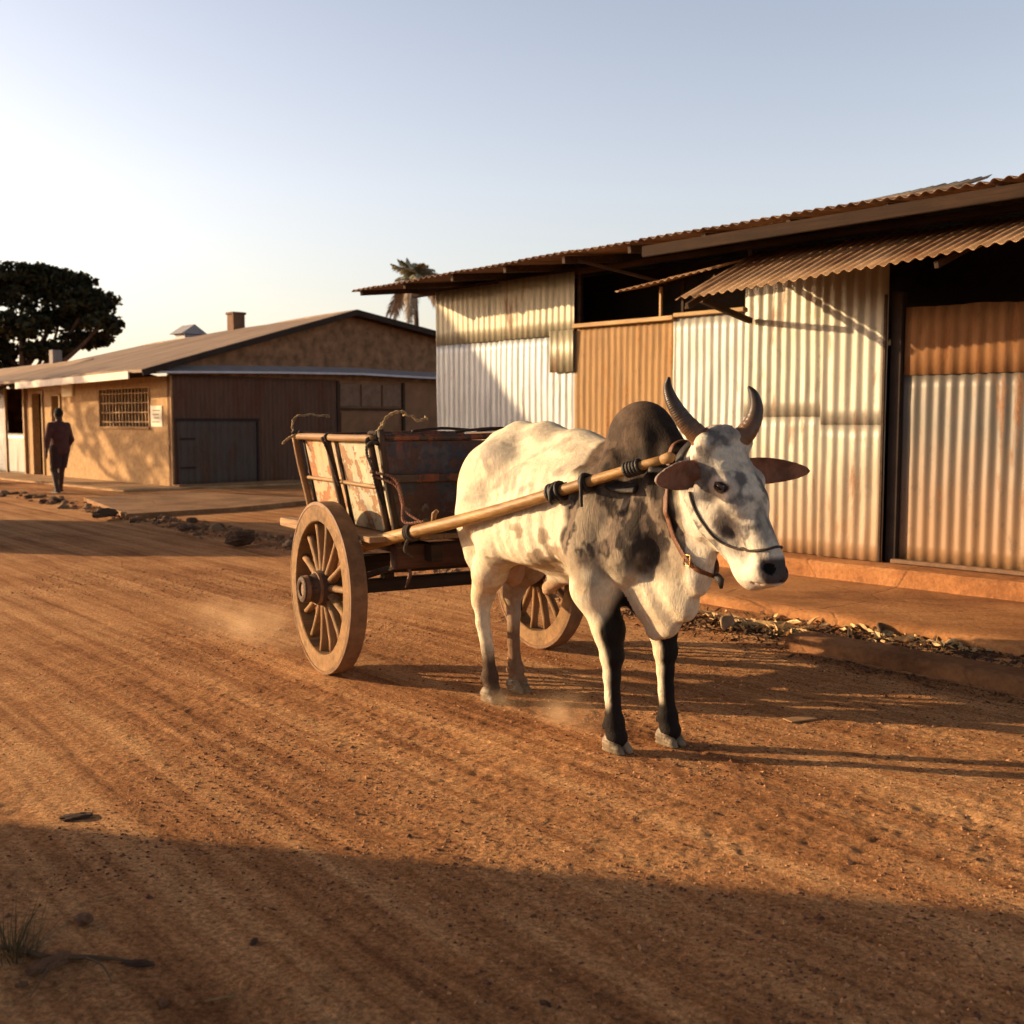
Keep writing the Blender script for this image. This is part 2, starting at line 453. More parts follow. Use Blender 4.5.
    v.ell((1.275, 0, .905), (.060, .066, .052), .03, ry=25)
    v.ell((1.20, 0, .885), (.075, .055, .045), .03, ry=10)
    v.cap((1.07, 0, 1.02), (1.20, 0, .88), .062, .040, .035, .95)
    for s_ in (1, -1):
        v.ell((1.03, s_ * .055, 1.12), (.075, .04, .12), .05, ry=-32)       # cheek
        v.ell((1.00, s_ * .05, 1.05), (.04, .028, .05), .04)                # jaw angle
        v.ell((1.135, s_ * .083, 1.215), (.038, .022, .022), .03, ry=35)    # brow
        v.ell((1.155, s_ * .062, 1.135), (.05, .02, .018), .03, ry=48)      # facial crest
        v.ell((1.055, s_ * .085, 1.335), (.045, .045, .040), .03)           # horn boss
        v.ell((1.135, s_ * .108, 1.187), (.021, .020, .014), .010, op='s')   # eye socket
        v.ell((1.245, s_ * .052, .90), (.04, .02, .03), .02)                # nostril wing
        v.ell((1.312, s_ * .040, .920), (.034, .014, .017), .010, ry=30, rz=s_ * -30, op='s')
        v.ell((1.10, s_ * .10, 1.135), (.035, .02, .02), .04, op='s')       # hollow before the cheek
        v.cap((1.15, s_ * .07, .905), (1.25, s_ * .07, .875), .004, .005, .008, op='s')  # mouth line
    v.cap((1.245, -.05, .87), (1.325, 0, .876), .004, .004, .008, op='s'); v.cap((1.245, .05, .87), (1.325, 0, .876), .004, .004, .008, op='s')
    v.ell((1.045, 0, 1.365), (.05, .05, .03), .04)                          # poll
    v.T = None
    # ears: cupped leaves
    for s_, dr in ((-1, Vector((-.005, -.195, -.030))), (1, Vector((.135, .265, -.006)))):
        root = Vector(HT[1](1.028, s_ * .088, 1.235)); tip = root + dr; x = dr.normalized()
        L_ = dr.length; up = Vector((0, 0, 1)); nrm = x.cross(up).normalized()
        if nrm.x < 0: nrm = -nrm
        up = nrm.cross(x).normalized(); up = up if up.z > 0 else -up
        M = np.array(Matrix((x, nrm, up))); c0 = np.array(root + dr * .52)
        def leaf(X, Y, Z, M=M, c0=c0, L_=L_, s_=s_):
            q = [M[i, 0] * (X - c0[0]) + M[i, 1] * (Y - c0[1]) + M[i, 2] * (Z - c0[2]) for i in range(3)]
            t = q[0] / (L_ * .56); w = (.052 if s_ > 0 else .056) * np.sqrt(np.clip(1 - t * t, .002, 1)) * np.clip(1.0 - .28 * t, .4, 1.3)
            bow = -.020 * (1 - np.clip(q[2] / .06, -1, 1) ** 2)
            sheet = np.abs(q[1] - bow) - .0095
            return np.maximum(np.maximum(sheet, np.abs(q[2]) - w), np.abs(q[0]) - L_ * .56) * .7
        v.comb(tuple(c0), (.19, .19, .12), leaf, .010)
        v.cap(tuple(root - dr * .1), tuple(root + dr * .16), .036, .028, .02)
    # skin: folds on the neck, ribs, surface unevenness
    sl, X, Y, Z = v.region((.25, 0, .8), 3)
    near = np.abs(v.d) < .03
    x, y, z = X[near], Y[near], Z[near]
    dz = .0035 * fbm(x * 9, y * 9, z * 9, 3, 3) * (1 - .8 * sstep(.12, .15, np.abs(y)) * sstep(.84, .92, x))
    neck = sstep(.62, .75, x) * sstep(1.08, .98, x) * sstep(.5, .65, z) * (1 - sstep(.11, .14, np.abs(y)) * sstep(.84, .92, x))
    dz = dz + neck * .0048 * np.sin((x * .9 + z * .35) * 62 + 5.5 * vnoise(x * 4.5, y * 4.5, z * 4.5, 5)) * (.4 + np.clip(.6 + vnoise(x * 5, y * 5, z * 5, 6), 0, 1.2))
    rib = sstep(.34, .2, x) * sstep(-.3, -.12, x) * sstep(.72, .85, z) * sstep(1.25, 1.1, z)
    dz = dz + rib * .003 * np.sin((x + z * .22) * 75)
    fore = sstep(1.0, 1.06, x) * sstep(1.16, 1.22, z)
    dz = dz + fore * .0028 * np.sin(z * 160 + 4 * vnoise(x * 14, y * 14, z * 14, 8)) * (np.abs(y) < .08)
    vein = sstep(.3, .2, np.abs(z - .85)) * .0015 * vnoise(x * 30, y * 30, z * 12, 9)
    v.d[near] += (dz + vein).astype(np.float32)
    V, F = v.surface(); V = laplace(V, F, 2, .45)
    return V, F
V, F = build_bull()
def leg_axis(nm, z):
    L = LEGS[nm]
    P = [L['sh'], L['el'], L['kn'], L['fe']] if 'kn' in L else [L['st'], L['hk'], L['fe']]
    P = sorted(P + [(L['ho'][0], L['ho'][1], 0.0)], key=lambda p: p[2])
    zs = [p[2] for p in P]
    return np.interp(z, zs, [p[0] for p in P]), np.interp(z, zs, [p[1] for p in P])
def coat(V, N):
    x, y, z = V.T
    n1 = fbm(x * 5, y * 5, z * 5, 4, 11); n2 = fbm(x * 14, y * 14, z * 14, 4, 12); n3 = fbm(x * 45, y * 45, z * 45, 3, 13)
    C = np.tile(np.array([.67, .575, .42]), (len(V), 1))
    def lay(c, m):
        m = np.clip(m, 0, 1)[:, None]; C[:] = C * (1 - m) + np.array(c) * m
    lay((.70, .50, .27), .35 * sstep(.0, .35, n1 + .1 * n2) * sstep(-.3, -.5, x) * sstep(.6, .9, z))   # yellow stain on the rump
    lay((.66, .47, .28), .5 * sstep(.05, .3, n1 + .3 * n2) * sstep(.95, .75, z) * (x < .95))
    # soft grey clouding on hip, back and flank
    hip = np.exp(-(((x + .30) / .14) ** 2 + ((z - 1.24) / .13) ** 2))
    lay((.27, .235, .21), .75 * hip * sstep(-.25, .2, n2 + n1))
    lay((.30, .25, .20), .6 * sstep(.06, .26, fbm(x * 3.5 + z * 3, y * 5, (z - x * .4) * 9, 4, 21)) * sstep(.95, 1.1, z) * (x < .4))
    lay((.22, .145, .09), .75 * sstep(.16, .26, fbm(x * 9, y * 9, z * 11, 3, 23)) * sstep(.7, .8, z) * sstep(1.0, .92, z) * (x < .45) * (x > -.3))
    # shoulder and neck: mottled charcoal
    e = x + .12 * n1 + .05 * n2
    sh = sstep(.34, .44, e) * sstep(.98, .86, e)
    zz = z + .12 * n1 + .05 * n2
    sh = sh * sstep(.70, .86, zz - .25 * sstep(.55, .85, x) * 0)
    wx_ = x + .05 * fbm(x * 7, y * 7, z * 7, 3, 61); wz_ = z + .05 * fbm(x * 7, y * 7, z * 7, 3, 62)
    lay((.080, .055, .042), sh * (.90 + .2 * n2)); pass
    lay((.035, .026, .022), sh * sstep(.0, .13, fbm(wx_ * 6, y * 6, wz_ * 4, 4, 95) + .1 * n3) * .9)
    lay((.40, .32, .225), sh * sstep(.02, .12, fbm(wx_ * 8, y * 8, wz_ * 5, 4, 91) + .15 * n3) * .8 * sstep(1.16, 1.02, z)); lay((.27, .20, .145), sh * sstep(.05, .2, fbm(wx_ * 26, y * 26, wz_ * 11, 3, 93)) * .6)
    hum = sstep(.335, .375, x + .03 * n2) * sstep(1.14, 1.22, z + .05 * n1) * sstep(.95, .85, x)
    lay((.055, .036, .025), hum); lay((.014, .010, .009), hum * sstep(-.05, .22, n2 + n1) * .85); lay((.13, .085, .055), hum * sstep(-.02, .25, vnoise(x*6,y*6,z*6,77) + .5 * n2) * .5); lay((.12, .078, .05), hum * sstep(.05, .18, fbm(x * 34, y * 34, z * 22, 3, 78)) * .55)
    lay((.022, .015, .011), .8 * sstep(.60, .72, x + .08 * n1) * sstep(1.08, 1.2, z) * sstep(.95, .85, x))
    # dewlap stays pale
    lay((.60, .50, .36), sstep(.72, .62, z + .06 * n1) * sstep(.55, .65, x) * (np.abs(y) < .11) * .9)
    # legs
    for nm in LEGS:
        lx, ly = leg_axis(nm, z); near = (np.abs(x - lx) < .13) & (np.abs(y - ly) < .095) & ((y < 0) == (ly < 0))
        side = (x - lx) * .70 + (y - ly) * .72
        if nm[0] == 'F':
            up = sstep(.62, .54, z + .05 * n1 - side * 1.0)
            m = up * sstep(-.018, .004, side + .014 * n2 + .006)
            lay((.012, .009, .008), m * near)
            lay((.014, .010, .009), sstep(.22, .17, z + .02 * n2) * near)
        else:
            d = .31 if nm == 'HN' else .40
            lay((.060, .034, .022), sstep(d, d - .10, z + .04 * n2) * near * .97)
            if nm == 'HF': lay((.26, .15, .085), sstep(.8, .6, z) * near * .75)
    lay((.42, .23, .12), (np.abs(x + .40) < .09) * (np.abs(y) < .075) * sstep(.80, .72, z) * (z > .5) * .9)
    lay((.42, .24, .13), (x > -.17) * (x < .1) * sstep(.69, .64, z) * (np.abs(y) < .06) * .8)
    # head
    hx, hy, hz = HT[0](x, y, z)
    hd = sstep(.93, 1.0, hx) * sstep(1.03 - .5 * 0, 1.0, 0 * hx)
    head = (hx > .93) & (hz > .8)
    face = head & (hx + hz * .62 > 1.66)
    lay((.62, .55, .45), head * .75)
    lay((.21, .19, .175), face * sstep(-.18, .12, n2 + .5 * n1) * .80)
    lay((.10, .09, .088), face * sstep(.05, .3, n2 * 1.3 + n3 * .6) * .75)
    lay((.58, .50, .40), face * sstep(.03, .22, fbm(x * 8, y * 8, z * 4, 3, 31)) * .55)
    pt = np.exp(-(((hx - (1.135 + (1.06 - hz) * .35)) / .042) ** 2 + ((hz - 1.055) / .085) ** 2)) * (np.abs(hy) > .028)
    lay((.09, .075, .07), head * pt * (.95 + 1.2 * n2) * 1.3)
    lay((.70, .60, .49), head * sstep(.97, .93, hz + .02 * n1) * (hx > 1.12))
    pad = head * sstep(1.275, 1.295, hx + (hz - .90) * .25 + .014 * n2) * sstep(.965, .945, hz) * sstep(.862, .872, hz)
    lay((.045, .034, .036), pad * .96); lay((.006, .005, .005), head * (((hx - 1.312) / .03) ** 2 + ((np.abs(hy) - .040) / .016) ** 2 + ((hz - .920) / .018) ** 2 < 1.3))
    for s_ in (1, -1):
        r = np.sqrt(((hx - 1.135) / 1.35) ** 2 + (hy - s_ * .09) ** 2 + ((hz - 1.187) / .95) ** 2)
        lay((.62, .52, .42), head * sstep(.052, .038, r) * .7); lay((.035, .025, .022), head * sstep(.027, .021, r))
    # ears
    ear = (np.abs(hy) > .112) & (hz > 1.12) & (hz < 1.285) & (x > .92) & (hx < 1.12 + 1.2 * (np.abs(hy) > .13))
    fr = ear * sstep(.0, .3, N[:, 0])
    lay((.25, .22, .20), ear * .9); lay((.24, .095, .048), fr * .9); lay((.09, .045, .03), fr * sstep(-.1, .25, n2) * .6)
    return C * (1 + .22 * n3[:, None])
def m_coat():
    t = NT('bull_coat'); a = t.node('ShaderNodeAttribute', attribute_name='coat')
    hair = t.noise(42, t.vec((1, 1, .28)), 5, .7, .6); f2 = t.noise(160, t.vec((.7, 1, .35)), 3, .7)
    col = t.mix(.22, a.outputs[0], t.mix(1.0, a.outputs[0], t.ramp(hair, [(.35, .45), (.65, 1.35)]), 'MULTIPLY'))
    col = t.mix(.5, col, t.mix(1.0, col, t.ramp(f2, [(.3, .72), (.7, 1.2)]), 'MULTIPLY'))
    nb = t.bump(t.math('ADD', hair, t.math('MULTIPLY', f2, .9)), .8, .005)
    return t.fin(col, .75, nb, 0, .12)
body = fast_mesh('body', V, F, m_coat(), bull)
nrm = np.zeros(len(V) * 3, np.float32); body.data.vertices.foreach_get('normal', nrm)
color_attr(body, coat(V, nrm.reshape(-1, 3)))
# ray caster onto the hide, used to lay straps on the body
BVH = BVHTree.FromPolygons([Vector(v) for v in V], F.tolist())
CAMP = BMi @ Vector((0, 0, CAM_H))
def surf(px, py, off=.006):
    d = (BMi.to_3x3() @ cam_ray(px, py)).normalized()
    h = BVH.ray_cast(CAMP, d)
    return (h[0] + h[1] * off) if h[0] else None
def snap(p, off=.006):
    h = BVH.find_nearest(Vector(p)); n = h[1]
    return h[0] + n * off
def on_skin(pts, off=.006, n=8):
    return [snap(p, off) for p in catmull(pts, n)]

# hooves
hoof_m = m_plain('hoof_horn', (.17, .125, .08), .55, .6, 14, .4, stretch=(1, 1, .3))
def hoof(x0, y0):
    v = Vol((x0 - .10, y0 - .08, -.01), (x0 + .11, y0 + .08, .11), .004)
    for q in (-1, 1):
        v.cap((x0 - .030, y0 + q * .022, .040), (x0 + .036, y0 + q * .025, .020), .031, .022, .01)
        v.ell((x0 - .012, y0 + q * .023, .052), (.044, .028, .034), .01)
        v.cap((x0 - .04, y0 + q * .022, .008), (x0 + .048, y0 + q * .024, .006), .024, .018, .01)
    v.cap((x0 - .1, y0, .02), (x0 + .1, y0, .0), .0045, .005, .006, op='s'); v.cap((x0 + .02, y0, .06), (x0 + .1, y0, .0), .005, .007, .006, op='s')
    sl, X, Y, Z = v.region((x0, y0, .05), 1); v.d = np.maximum(v.d, .002 - Z); v.d += (.0009 * np.sin(Z * 420)).astype(np.float32)
    a, b = v.surface(); return fast_mesh('hoof', laplace(a, b, 1), b, hoof_m, bull)
for nm in LEGS: hoof(*LEGS[nm]['ho'])
# horns
def m_horn():
    t = NT('horn_keratin'); g = t.node('ShaderNodeAttribute', attribute_name='along')
    n = t.noise(30, t.vec((1, 1, .5)), 5)
    c = t.ramp(g.outputs[0], [(0, (.24, .10, .035)), (.22, (.15, .07, .032)), (.5, (.055, .034, .022)), (1, (.012, .010, .009))])
    c = t.mix(.5, c, t.mix(1.0, c, t.ramp(n, [(.3, .5), (.7, 1.6)]), 'MULTIPLY'))
    w = t.node('ShaderNodeTexWave', wave_type='BANDS'); w.inputs['Scale'].default_value = 14; w.inputs['Distortion'].default_value = 3
    mp = t.node('ShaderNodeCombineXYZ'); t.l.new(g.outputs[2], mp.inputs[0]); t.l.new(mp.outputs[0], w.inputs['Vector'])
    return t.fin(c, .38, t.bump(t.math('ADD', n, w.outputs[1]), .35, .003), 0, .45)
HM = m_horn()
for pts in ([(1.05, -.055, 1.315), (1.02, -.098, 1.365), (.985, -.142, 1.425), (.958, -.176, 1.495), (.946, -.190, 1.550), (.950, -.188, 1.590)],
            [(1.06, .055, 1.325), (1.088, .092, 1.372), (1.103, .118, 1.420), (1.103, .134, 1.475), (1.088, .134, 1.525), (1.066, .126, 1.556)]):
    bm = bmesh.new(); P = catmull(pts, 8); n = len(P)
    rr = [.043 * (1 - i / (n - 1)) ** .72 + .0045 + .0010 * math.sin(i * 2.1) * (i < n * .5) for i in range(n)]
    add_tube(bm, P, rr, 20); ho = bm_obj('horn', bm, HM, bull, True)
    al = np.repeat(np.arange(n) / (n - 1), 20); color_attr(ho, np.stack([al, al, al], 1), 'along')
# eyes
t = NT('eyeball'); EYE = t.fin((.022, .010, .006), .06, None, 0, 1.0)
for s_ in (-1, 1):
    e = Vector(HT[1](1.129, s_ * .0875, 1.186)); bm = bmesh.new()
    bmesh.ops.create_uvsphere(bm, u_segments=24, v_segments=16, radius=.0260)
    for q in bm.verts: q.co = q.co + e
    bm_obj('eye', bm, EYE, bull, True)
    lid = bmesh.new()
    for sg, rr, bulge in ((1, .0065, .0235), (-1, .005, .0225)):
        P = []
        for k in range(11):
            a = math.pi * k / 10; l = Vector((math.cos(a) * .0235, 0, sg * math.sin(a) * (.0125 if sg > 0 else .0105)))
            l = Matrix.Rotation(R(28), 3, 'Y') @ l; yy = math.sqrt(max(1e-6, .0265 ** 2 - l.x ** 2 - l.z ** 2))
            P.append(e + Vector((l.x, s_ * yy, l.z)))
        add_tube(lid, P, [.0030] + [rr * .8] * 9 + [.0030], 8)
    bm_obj('eyelid', lid, m_plain('eyelid_skin', (.10, .065, .05), .6, .3, 40), bull, True)
# tail
tm = m_plain('tail_hair', (.45, .38, .30), .8, .4, 30, .5, stretch=(1, 1, .2))
bm = bmesh.new(); add_tube(bm, catmull([(-.70, 0, 1.20), (-.775, .012, 1.12), (-.80, .02, .95), (-.79, .03, .75), (-.775, .03, .62)], 6), [.03, .026, .02, .016, .013], 10)
tail = bm_obj('tail', bm, tm, bull, True)
bm = bmesh.new()
for k in range(40):
    a = random.uniform(0, 6.28); r = random.uniform(0, .014)
    add_tube(bm, catmull([(-.775 + r * math.cos(a), .03 + r * math.sin(a), .66), (-.77 + 2.2 * r * math.cos(a), .03 + 2.2 * r * math.sin(a), .54), (-.765 + 1.3 * r * math.cos(a), .03 + 1.5 * r * math.sin(a), .40 + random.uniform(0, .05))], 3), [.004, .004, .001], 5)
bm_obj('tail_tuft', bm, m_plain('tuft_hair', (.04, .03, .025), .8), tail)

# ------------------------------------------------------------------ harness
leather = m_plain('harness_leather', (.16, .065, .03), .5, .5, 25, .4, spec=.4)
dk_leather = m_plain('dark_leather', (.022, .016, .013), .55, .5, 30, .4, spec=.4)
rope_m = m_plain('rope_fibre', (.36, .25, .13), .9, .6, 45, .8)
dkrope = m_plain('grimy_rope', (.06, .045, .035), .9, .5, 60, .6)
harness = empty('neck_collar', BULL_O, BULL_RZ, "brown leather collar strap with buckle hanging round the bull's neck", 'collar')
near = [p for p in (surf(*q, .008) for q in ((667, 506), (669, 518), (673, 532), (678, 543), (688, 560), (699, 570), (712, 575), (724, 577))) if p]
def clean(P, mx=.12):
    out = [P[0]]
    for p in P[1:]:
        if (p - out[-1]).length < mx: out.append(p)
    return out
near = clean(near)
top = [snap(p, .012) for p in ((.80, .05, 1.30), (.82, -.02, 1.32), (.84, -.08, 1.28))]
farp = [snap((p.x - .0, abs(p.y) + .02, p.z), .008) for p in near[::-1][1:]]
loop = top + near + farp
bm = bmesh.new(); LP = catmull(loop, 6)
add_tube(bm, LP, .017, 10, .30, upv=None, closed=True)
strap = bm_obj('strap', bm, leather, harness, True)
if len(near) > 4:
    b0 = near[min(4, len(near) - 1)]; bm = bmesh.new()
    n_ = (b0 - Vector((.85, 0, b0.z))).normalized()
    Pk = [b0 + n_ * .008 + Vector((dx, 0, dz)) for dx, dz in ((-.018, -.022), (.018, -.022), (.018, .022), (-.018, .022))]
    add_tube(bm, [Pk[i].lerp(Pk[(i + 1) % 4], f) for i in range(4) for f in (0, .5)], .0035, 8, closed=True)
    bm_obj('buckle', bm, m_plain('brass', (.45, .28, .10), .35, .2, 20, .1, metal=.8), harness, True)
    bm = bmesh.new(); e0 = near[-1]
    add_tube(bm, [e0, e0 + Vector((.03, -.01, .002)), e0 + Vector((.05, -.012, -.012)), e0 + Vector((.055, -.012, -.045))], [.012, .014, .016, .006], 8, .6)
    bm_obj('strap_end', bm, dk_leather, harness, True)
# thin tether line below
# halter: thin cord from behind the ear over the nose
halter = empty('rope_halter', BULL_O, BULL_RZ, "thin dark rope halter running from behind the ear over the bull's nose", 'halter')
hp = [p for p in (surf(*q, .005) for q in ((690, 492), (693, 503), (699, 516), (708, 529), (719, 540), (732, 547), (748, 550), (764, 550), (778, 547))) if p]
hp = clean(hp, .14)
bm = bmesh.new(); add_tube(bm, on_skin(hp, .004, 5), .0052, 7)
m2 = [Vector(HT[1](*(lambda a: (a[0], -a[1], a[2]))(HT[0](p.x, p.y, p.z)))) for p in hp]
add_tube(bm, on_skin(m2, .004, 5), .0052, 7); add_tube(bm, on_skin([hp[-1], m2[-1]], .004, 8), .0052, 7)
bm_obj('nose_rope', bm, dkrope, halter, True)
hp2 = clean([p for p in (surf(*q, .005) for q in ((706, 527), (712, 545), (722, 562), (734, 574))) if p], .1)
if len(hp2) > 2:
    bm = bmesh.new(); add_tube(bm, on_skin(hp2, .004, 5), .0045, 7); bm_obj('cheek_rope', bm, leather, halter, True)
# band at the root of the near horn
band = empty('horn_band', BULL_O, BULL_RZ, "brown band wrapped round the base of the bull's nearer horn", 'band')
for k, (f, r) in enumerate(((.10, .047), (.17, .0455))):
    p = Vector((1.05, -.055, 1.315)).lerp(Vector((1.002, -.120, 1.395)), f * 3.2); ax = Vector((-.055, -.068, .078)).normalized()
    bm = bmesh.new(); add_lathe(bm, [(-.008, r - .010), (-.007, r), (.007, r), (.008, r - .010)], p, ax, 28)
    bm_obj('wrap', bm, leather, band, True)
# ------------------------------------------------------------------ the cart
A30 = R(30)
CART_O = Vector((-1.0445 + .7 * math.cos(A30), 6.148 + .7 * math.sin(A30), 0)); CART_RZ = -math.pi / 2 + A30
cart = empty('bullock_cart', CART_O, CART_RZ, 'old two wheeled wooden cart with spoked wheels and peeling painted box, drawn by the bull', 'cart')
CM = Matrix.Translation(CART_O) @ Matrix.Rotation(CART_RZ, 4, 'Z'); CMi = CM.inverted()
W_rim = m_wood('dusty_felloe', (.085, .045, .020), (.34, .20, .085), 1, .8, 10, .7, dust=(.33, .18, .075))
W_spoke = m_wood('spoke_wood', (.16, .085, .035), (.36, .22, .10), 2, .75, 12, .6, dust=(.34, .18, .08))
W_hub = m_wood('hub_wood', (.05, .03, .02), (.14, .08, .045), 1, .7, 14, .7)
W_rail = m_wood('pale_rail', (.18, .09, .035), (.46, .28, .12), 0, .6, 12, .6)
W_bed = m_wood('weathered_bed', (.16, .10, .06), (.34, .22, .12), 0, .8, 12, .6, dust=(.38, .20, .09))
W_dark = m_wood('dark_timber', (.018, .011, .008), (.06, .035, .022), 1, .7, 12, .6)
W_post = m_wood('post_wood', (.025, .014, .009), (.20, .11, .055), 2, .6, 10, .7)
W_corner = m_wood('corner_wood', (.015, .009, .006), (.09, .05, .028), 2, .6, 10, .7)
iron = m_plain('rusty_iron', (.10, .05, .03), .6, .4, 20, .4, metal=.3)
def m_paint(name, paints, under, k=.5, sc_=5):
    t = NT(name)
    n = t.noise(sc_, t.vec((1, 1, .7)), 8, .68, .5); w = t.noise(14, t.vec((.4, 1, 1)), 6, .7); big = t.noise(2.6, None, 5, .6)
    st = t.noise(12, t.vec((1, 1, .08)), 5, .6)
    col = t.ramp(big, [(.25 + .5 * i / max(1, len(paints) - 1), c) for i, c in enumerate(paints)])
    col = t.mix(t.ramp(t.noise(6, t.vec((1.3, 1.3, 1)), 7, .75, .8), [(.42, 0), (.50, .9)]), col, t.ramp(t.noise(3.4, t.vec((1, .9, 1.2)), 4, .6), [(.30, paints[-1]), (.5, paints[0]), (.7, paints[1])]))
    col = t.mix(t.ramp(st, [(.45, 0), (.66, .5)]), col, tuple(x * .5 for x in paints[0]))
    m = t.ramp(t.math('ADD', n, t.math('MULTIPLY', t.math('SUBTRACT', w, .5), .7)), [(k, 0), (k + .025, 1)])
    col = t.mix(m, col, t.ramp(w, [(.3, tuple(x * .5 for x in under)), (.7, tuple(min(1, x * 1.4) for x in under))]))
    return t.fin(col, .6, t.bump(t.math('ADD', t.math('MULTIPLY', m, -.6), w), .5, .004), 0, .35)
P_side = m_paint('peeling_cream_paint', [(.46, .38, .23), (.27, .32, .29), (.52, .43, .28), (.42, .27, .13)], (.23, .12, .055), .52, 8)
P_side2 = m_paint('peeling_orange_paint', [(.46, .34, .19), (.46, .20, .065), (.50, .38, .22), (.30, .31, .26)], (.27, .11, .04), .52, 8)
P_front = m_paint('peeling_blue_paint', [(.020, .028, .040), (.045, .045, .05), (.16, .035, .02), (.17, .13, .09)], (.06, .026, .018), .50, 8)
P_front2 = m_paint('rusty_red_strip', [(.14, .04, .02), (.30, .10, .03)], (.05, .03, .02), .5, 9)
WR = .485
def wheel(y0, sgn):
    """sgn -1: outer face towards -y"""
    w = empty('wheel', (0, 0, 0), 0, None, None); w.parent = cart
    th = .10
    bm = bmesh.new()
    # felloe ring with slight camber and joint grooves
    prof = [(-th / 2, WR - .105), (-th / 2, WR - .022), (-th / 2 + .004, WR - .016), (th / 2 - .004, WR - .016), (th / 2, WR - .022), (th / 2, WR - .105), (th / 2 - .006, WR - .11), (-th / 2 + .006, WR - .11)]
    N = 84; rings = []
    for k in range(N):
        a = 2 * math.pi * k / N; g = .0025 if k % 12 == 0 else 0
        rings.append([bm.verts.new((math.sin(a) * (r - (g if r > WR - .05 else -g) + .0015 * math.sin(3 * a)), y0 + p * (1 - g * 12), WR + math.cos(a) * (r - (g if r > WR - .05 else -g) + .0015 * math.sin(3 * a)))) for p, r in prof])
    m = len(prof)
    for k in range(N):
        a, b = rings[k], rings[(k + 1) % N]
        for j in range(m): bm.faces.new((a[j], a[(j + 1) % m], b[(j + 1) % m], b[j]))
    f = bm_obj('rim', bm, W_rim, w); smoothed(f, 30)
    bm = bmesh.new()   # iron tyre
    prof = [(-th / 2 - .001, WR - .018), (-th / 2 + .003, WR), (th / 2 - .003, WR), (th / 2 + .001, WR - .018)]
    rings = []
    for k in range(N):
        a = 2 * math.pi * k / N
        rings.append([bm.verts.new((math.sin(a) * r, y0 + p, WR + math.cos(a) * r)) for p, r in prof])
    for k in range(N):
        a, b = rings[k], rings[(k + 1) % N]
        for j in range(4): bm.faces.new((a[j], a[(j + 1) % 4], b[(j + 1) % 4], b[j]))
    smoothed(bm_obj('tyre', bm, m_plain('tyre_iron', (.19, .105, .055), .7, .35, 14, .4), w), 30)
    for k in range(14):
        a = 2 * math.pi * (k + .35) / 14; d = Vector((math.sin(a), 0, math.cos(a))); c0 = Vector((0, y0, WR))
        bm = bmesh.new()
        P = [c0 + d * s for s in (.07, .12, .2, .3, WR - .10)]
        jit = random.uniform(-.003, .003)
        add_tube(bm, P, [.024, .022, .0185, .017, .019], 10, 1.45 + jit * 20, upv=Vector((0, 1, 0)).cross(d))
        bm_obj('spoke', bm, W_spoke, w, True)
    bm = bmesh.new(); o = (0, y0, WR); s = sgn
    add_lathe(bm, [(-.12, .055), (-.11, .072), (-.055, .098), (.0, .105), (.05, .098), (.10, .070), (.105, .076), (.145, .074), (.15, .070), (.155, .052), (.150, .040), (.10, .036)], o, (0, s, 0), 32)
    smoothed(bm_obj('hub', bm, W_hub, w), 35)
    bm = bmesh.new()
    for q in (.058, .128):
        add_lathe(bm, [(q - .012, .06), (q - .011, .098 - (q - .055) * .27), (q + .011, .095 - (q - .055) * .28), (q + .012, .06)], o, (0, s, 0), 32)
    smoothed(bm_obj('hub_band', bm, W_rim if False else m_plain('band_iron', (.20, .11, .06), .6, .4, 20, .4), w), 35)
    return w
wheel(-.70, -1); wheel(.70, 1)
# axle and undercarriage
bm = bmesh.new(); add_beam(bm, (0, -.62, WR - .01), (0, .62, WR - .01), .07, .075); bm_obj('axle', bm, W_dark, cart)
bm = bmesh.new()
for y in (-.30, .30): add_beam(bm, (-.85, y, .715), (.60, y, .715), .07, .09)
bm_obj('underframe_rail', bm, W_dark, cart)
bm = bmesh.new(); add_beam(bm, (0, -.5, .60), (0, .5, .60), .09, .11)
add_box(bm, (0, -.33, .54), (.07, .06, .06)); add_box(bm, (0, .33, .54), (.07, .06, .06)); bm_obj('bolster', bm, W_dark, cart)
bm = bmesh.new(); add_beam(bm, (.47, -.50, .695), (.47, .55, .695), .09, .13, .008); bm_obj('front_crossbeam', bm, m_wood('front_beam_wood', (.035, .015, .01), (.10, .04, .022), 1, .7), cart)
bm = bmesh.new(); add_beam(bm, (-.62, -.55, .70), (-.62, .55, .70), .07, .09); bm_obj('rear_crossbeam', bm, W_dark, cart)
for s_ in (-1, 1):
    bm = bmesh.new()
    add_beam(bm, (.03, s_ * .56, .52), (.42, s_ * .36, .66), .035, .035); bm_obj('brace', bm, W_dark, cart); bm = bmesh.new(); add_beam(bm, (-.03, s_ * .56, .52), (-.50, s_ * .36, .68), .035, .035); bm_obj('brace', bm, W_dark, cart)
for y, l in ((-.42, .09), (-.02, .10)):      # hooks hanging below the front beam
    bm = bmesh.new()
    add_tube(bm, catmull([(.49, y, .64), (.50, y + .005, .60), (.50, y - .01, .60 - l * .5), (.52, y - .03, .60 - l * .75)], 5), [.012, .012, .009, .004], 8)
    bm_obj('iron_hook', bm, iron, cart, True)
bm = bmesh.new()   # prop leg hanging by the axle end
add_tube(bm, catmull([(.22, .40, .66), (.24, .40, .52), (.26, .40, .40), (.30, .39, .30)], 5), [.028, .03, .026, .012], 10, .7)
bm_obj('prop_leg', bm, W_dark, cart, True)
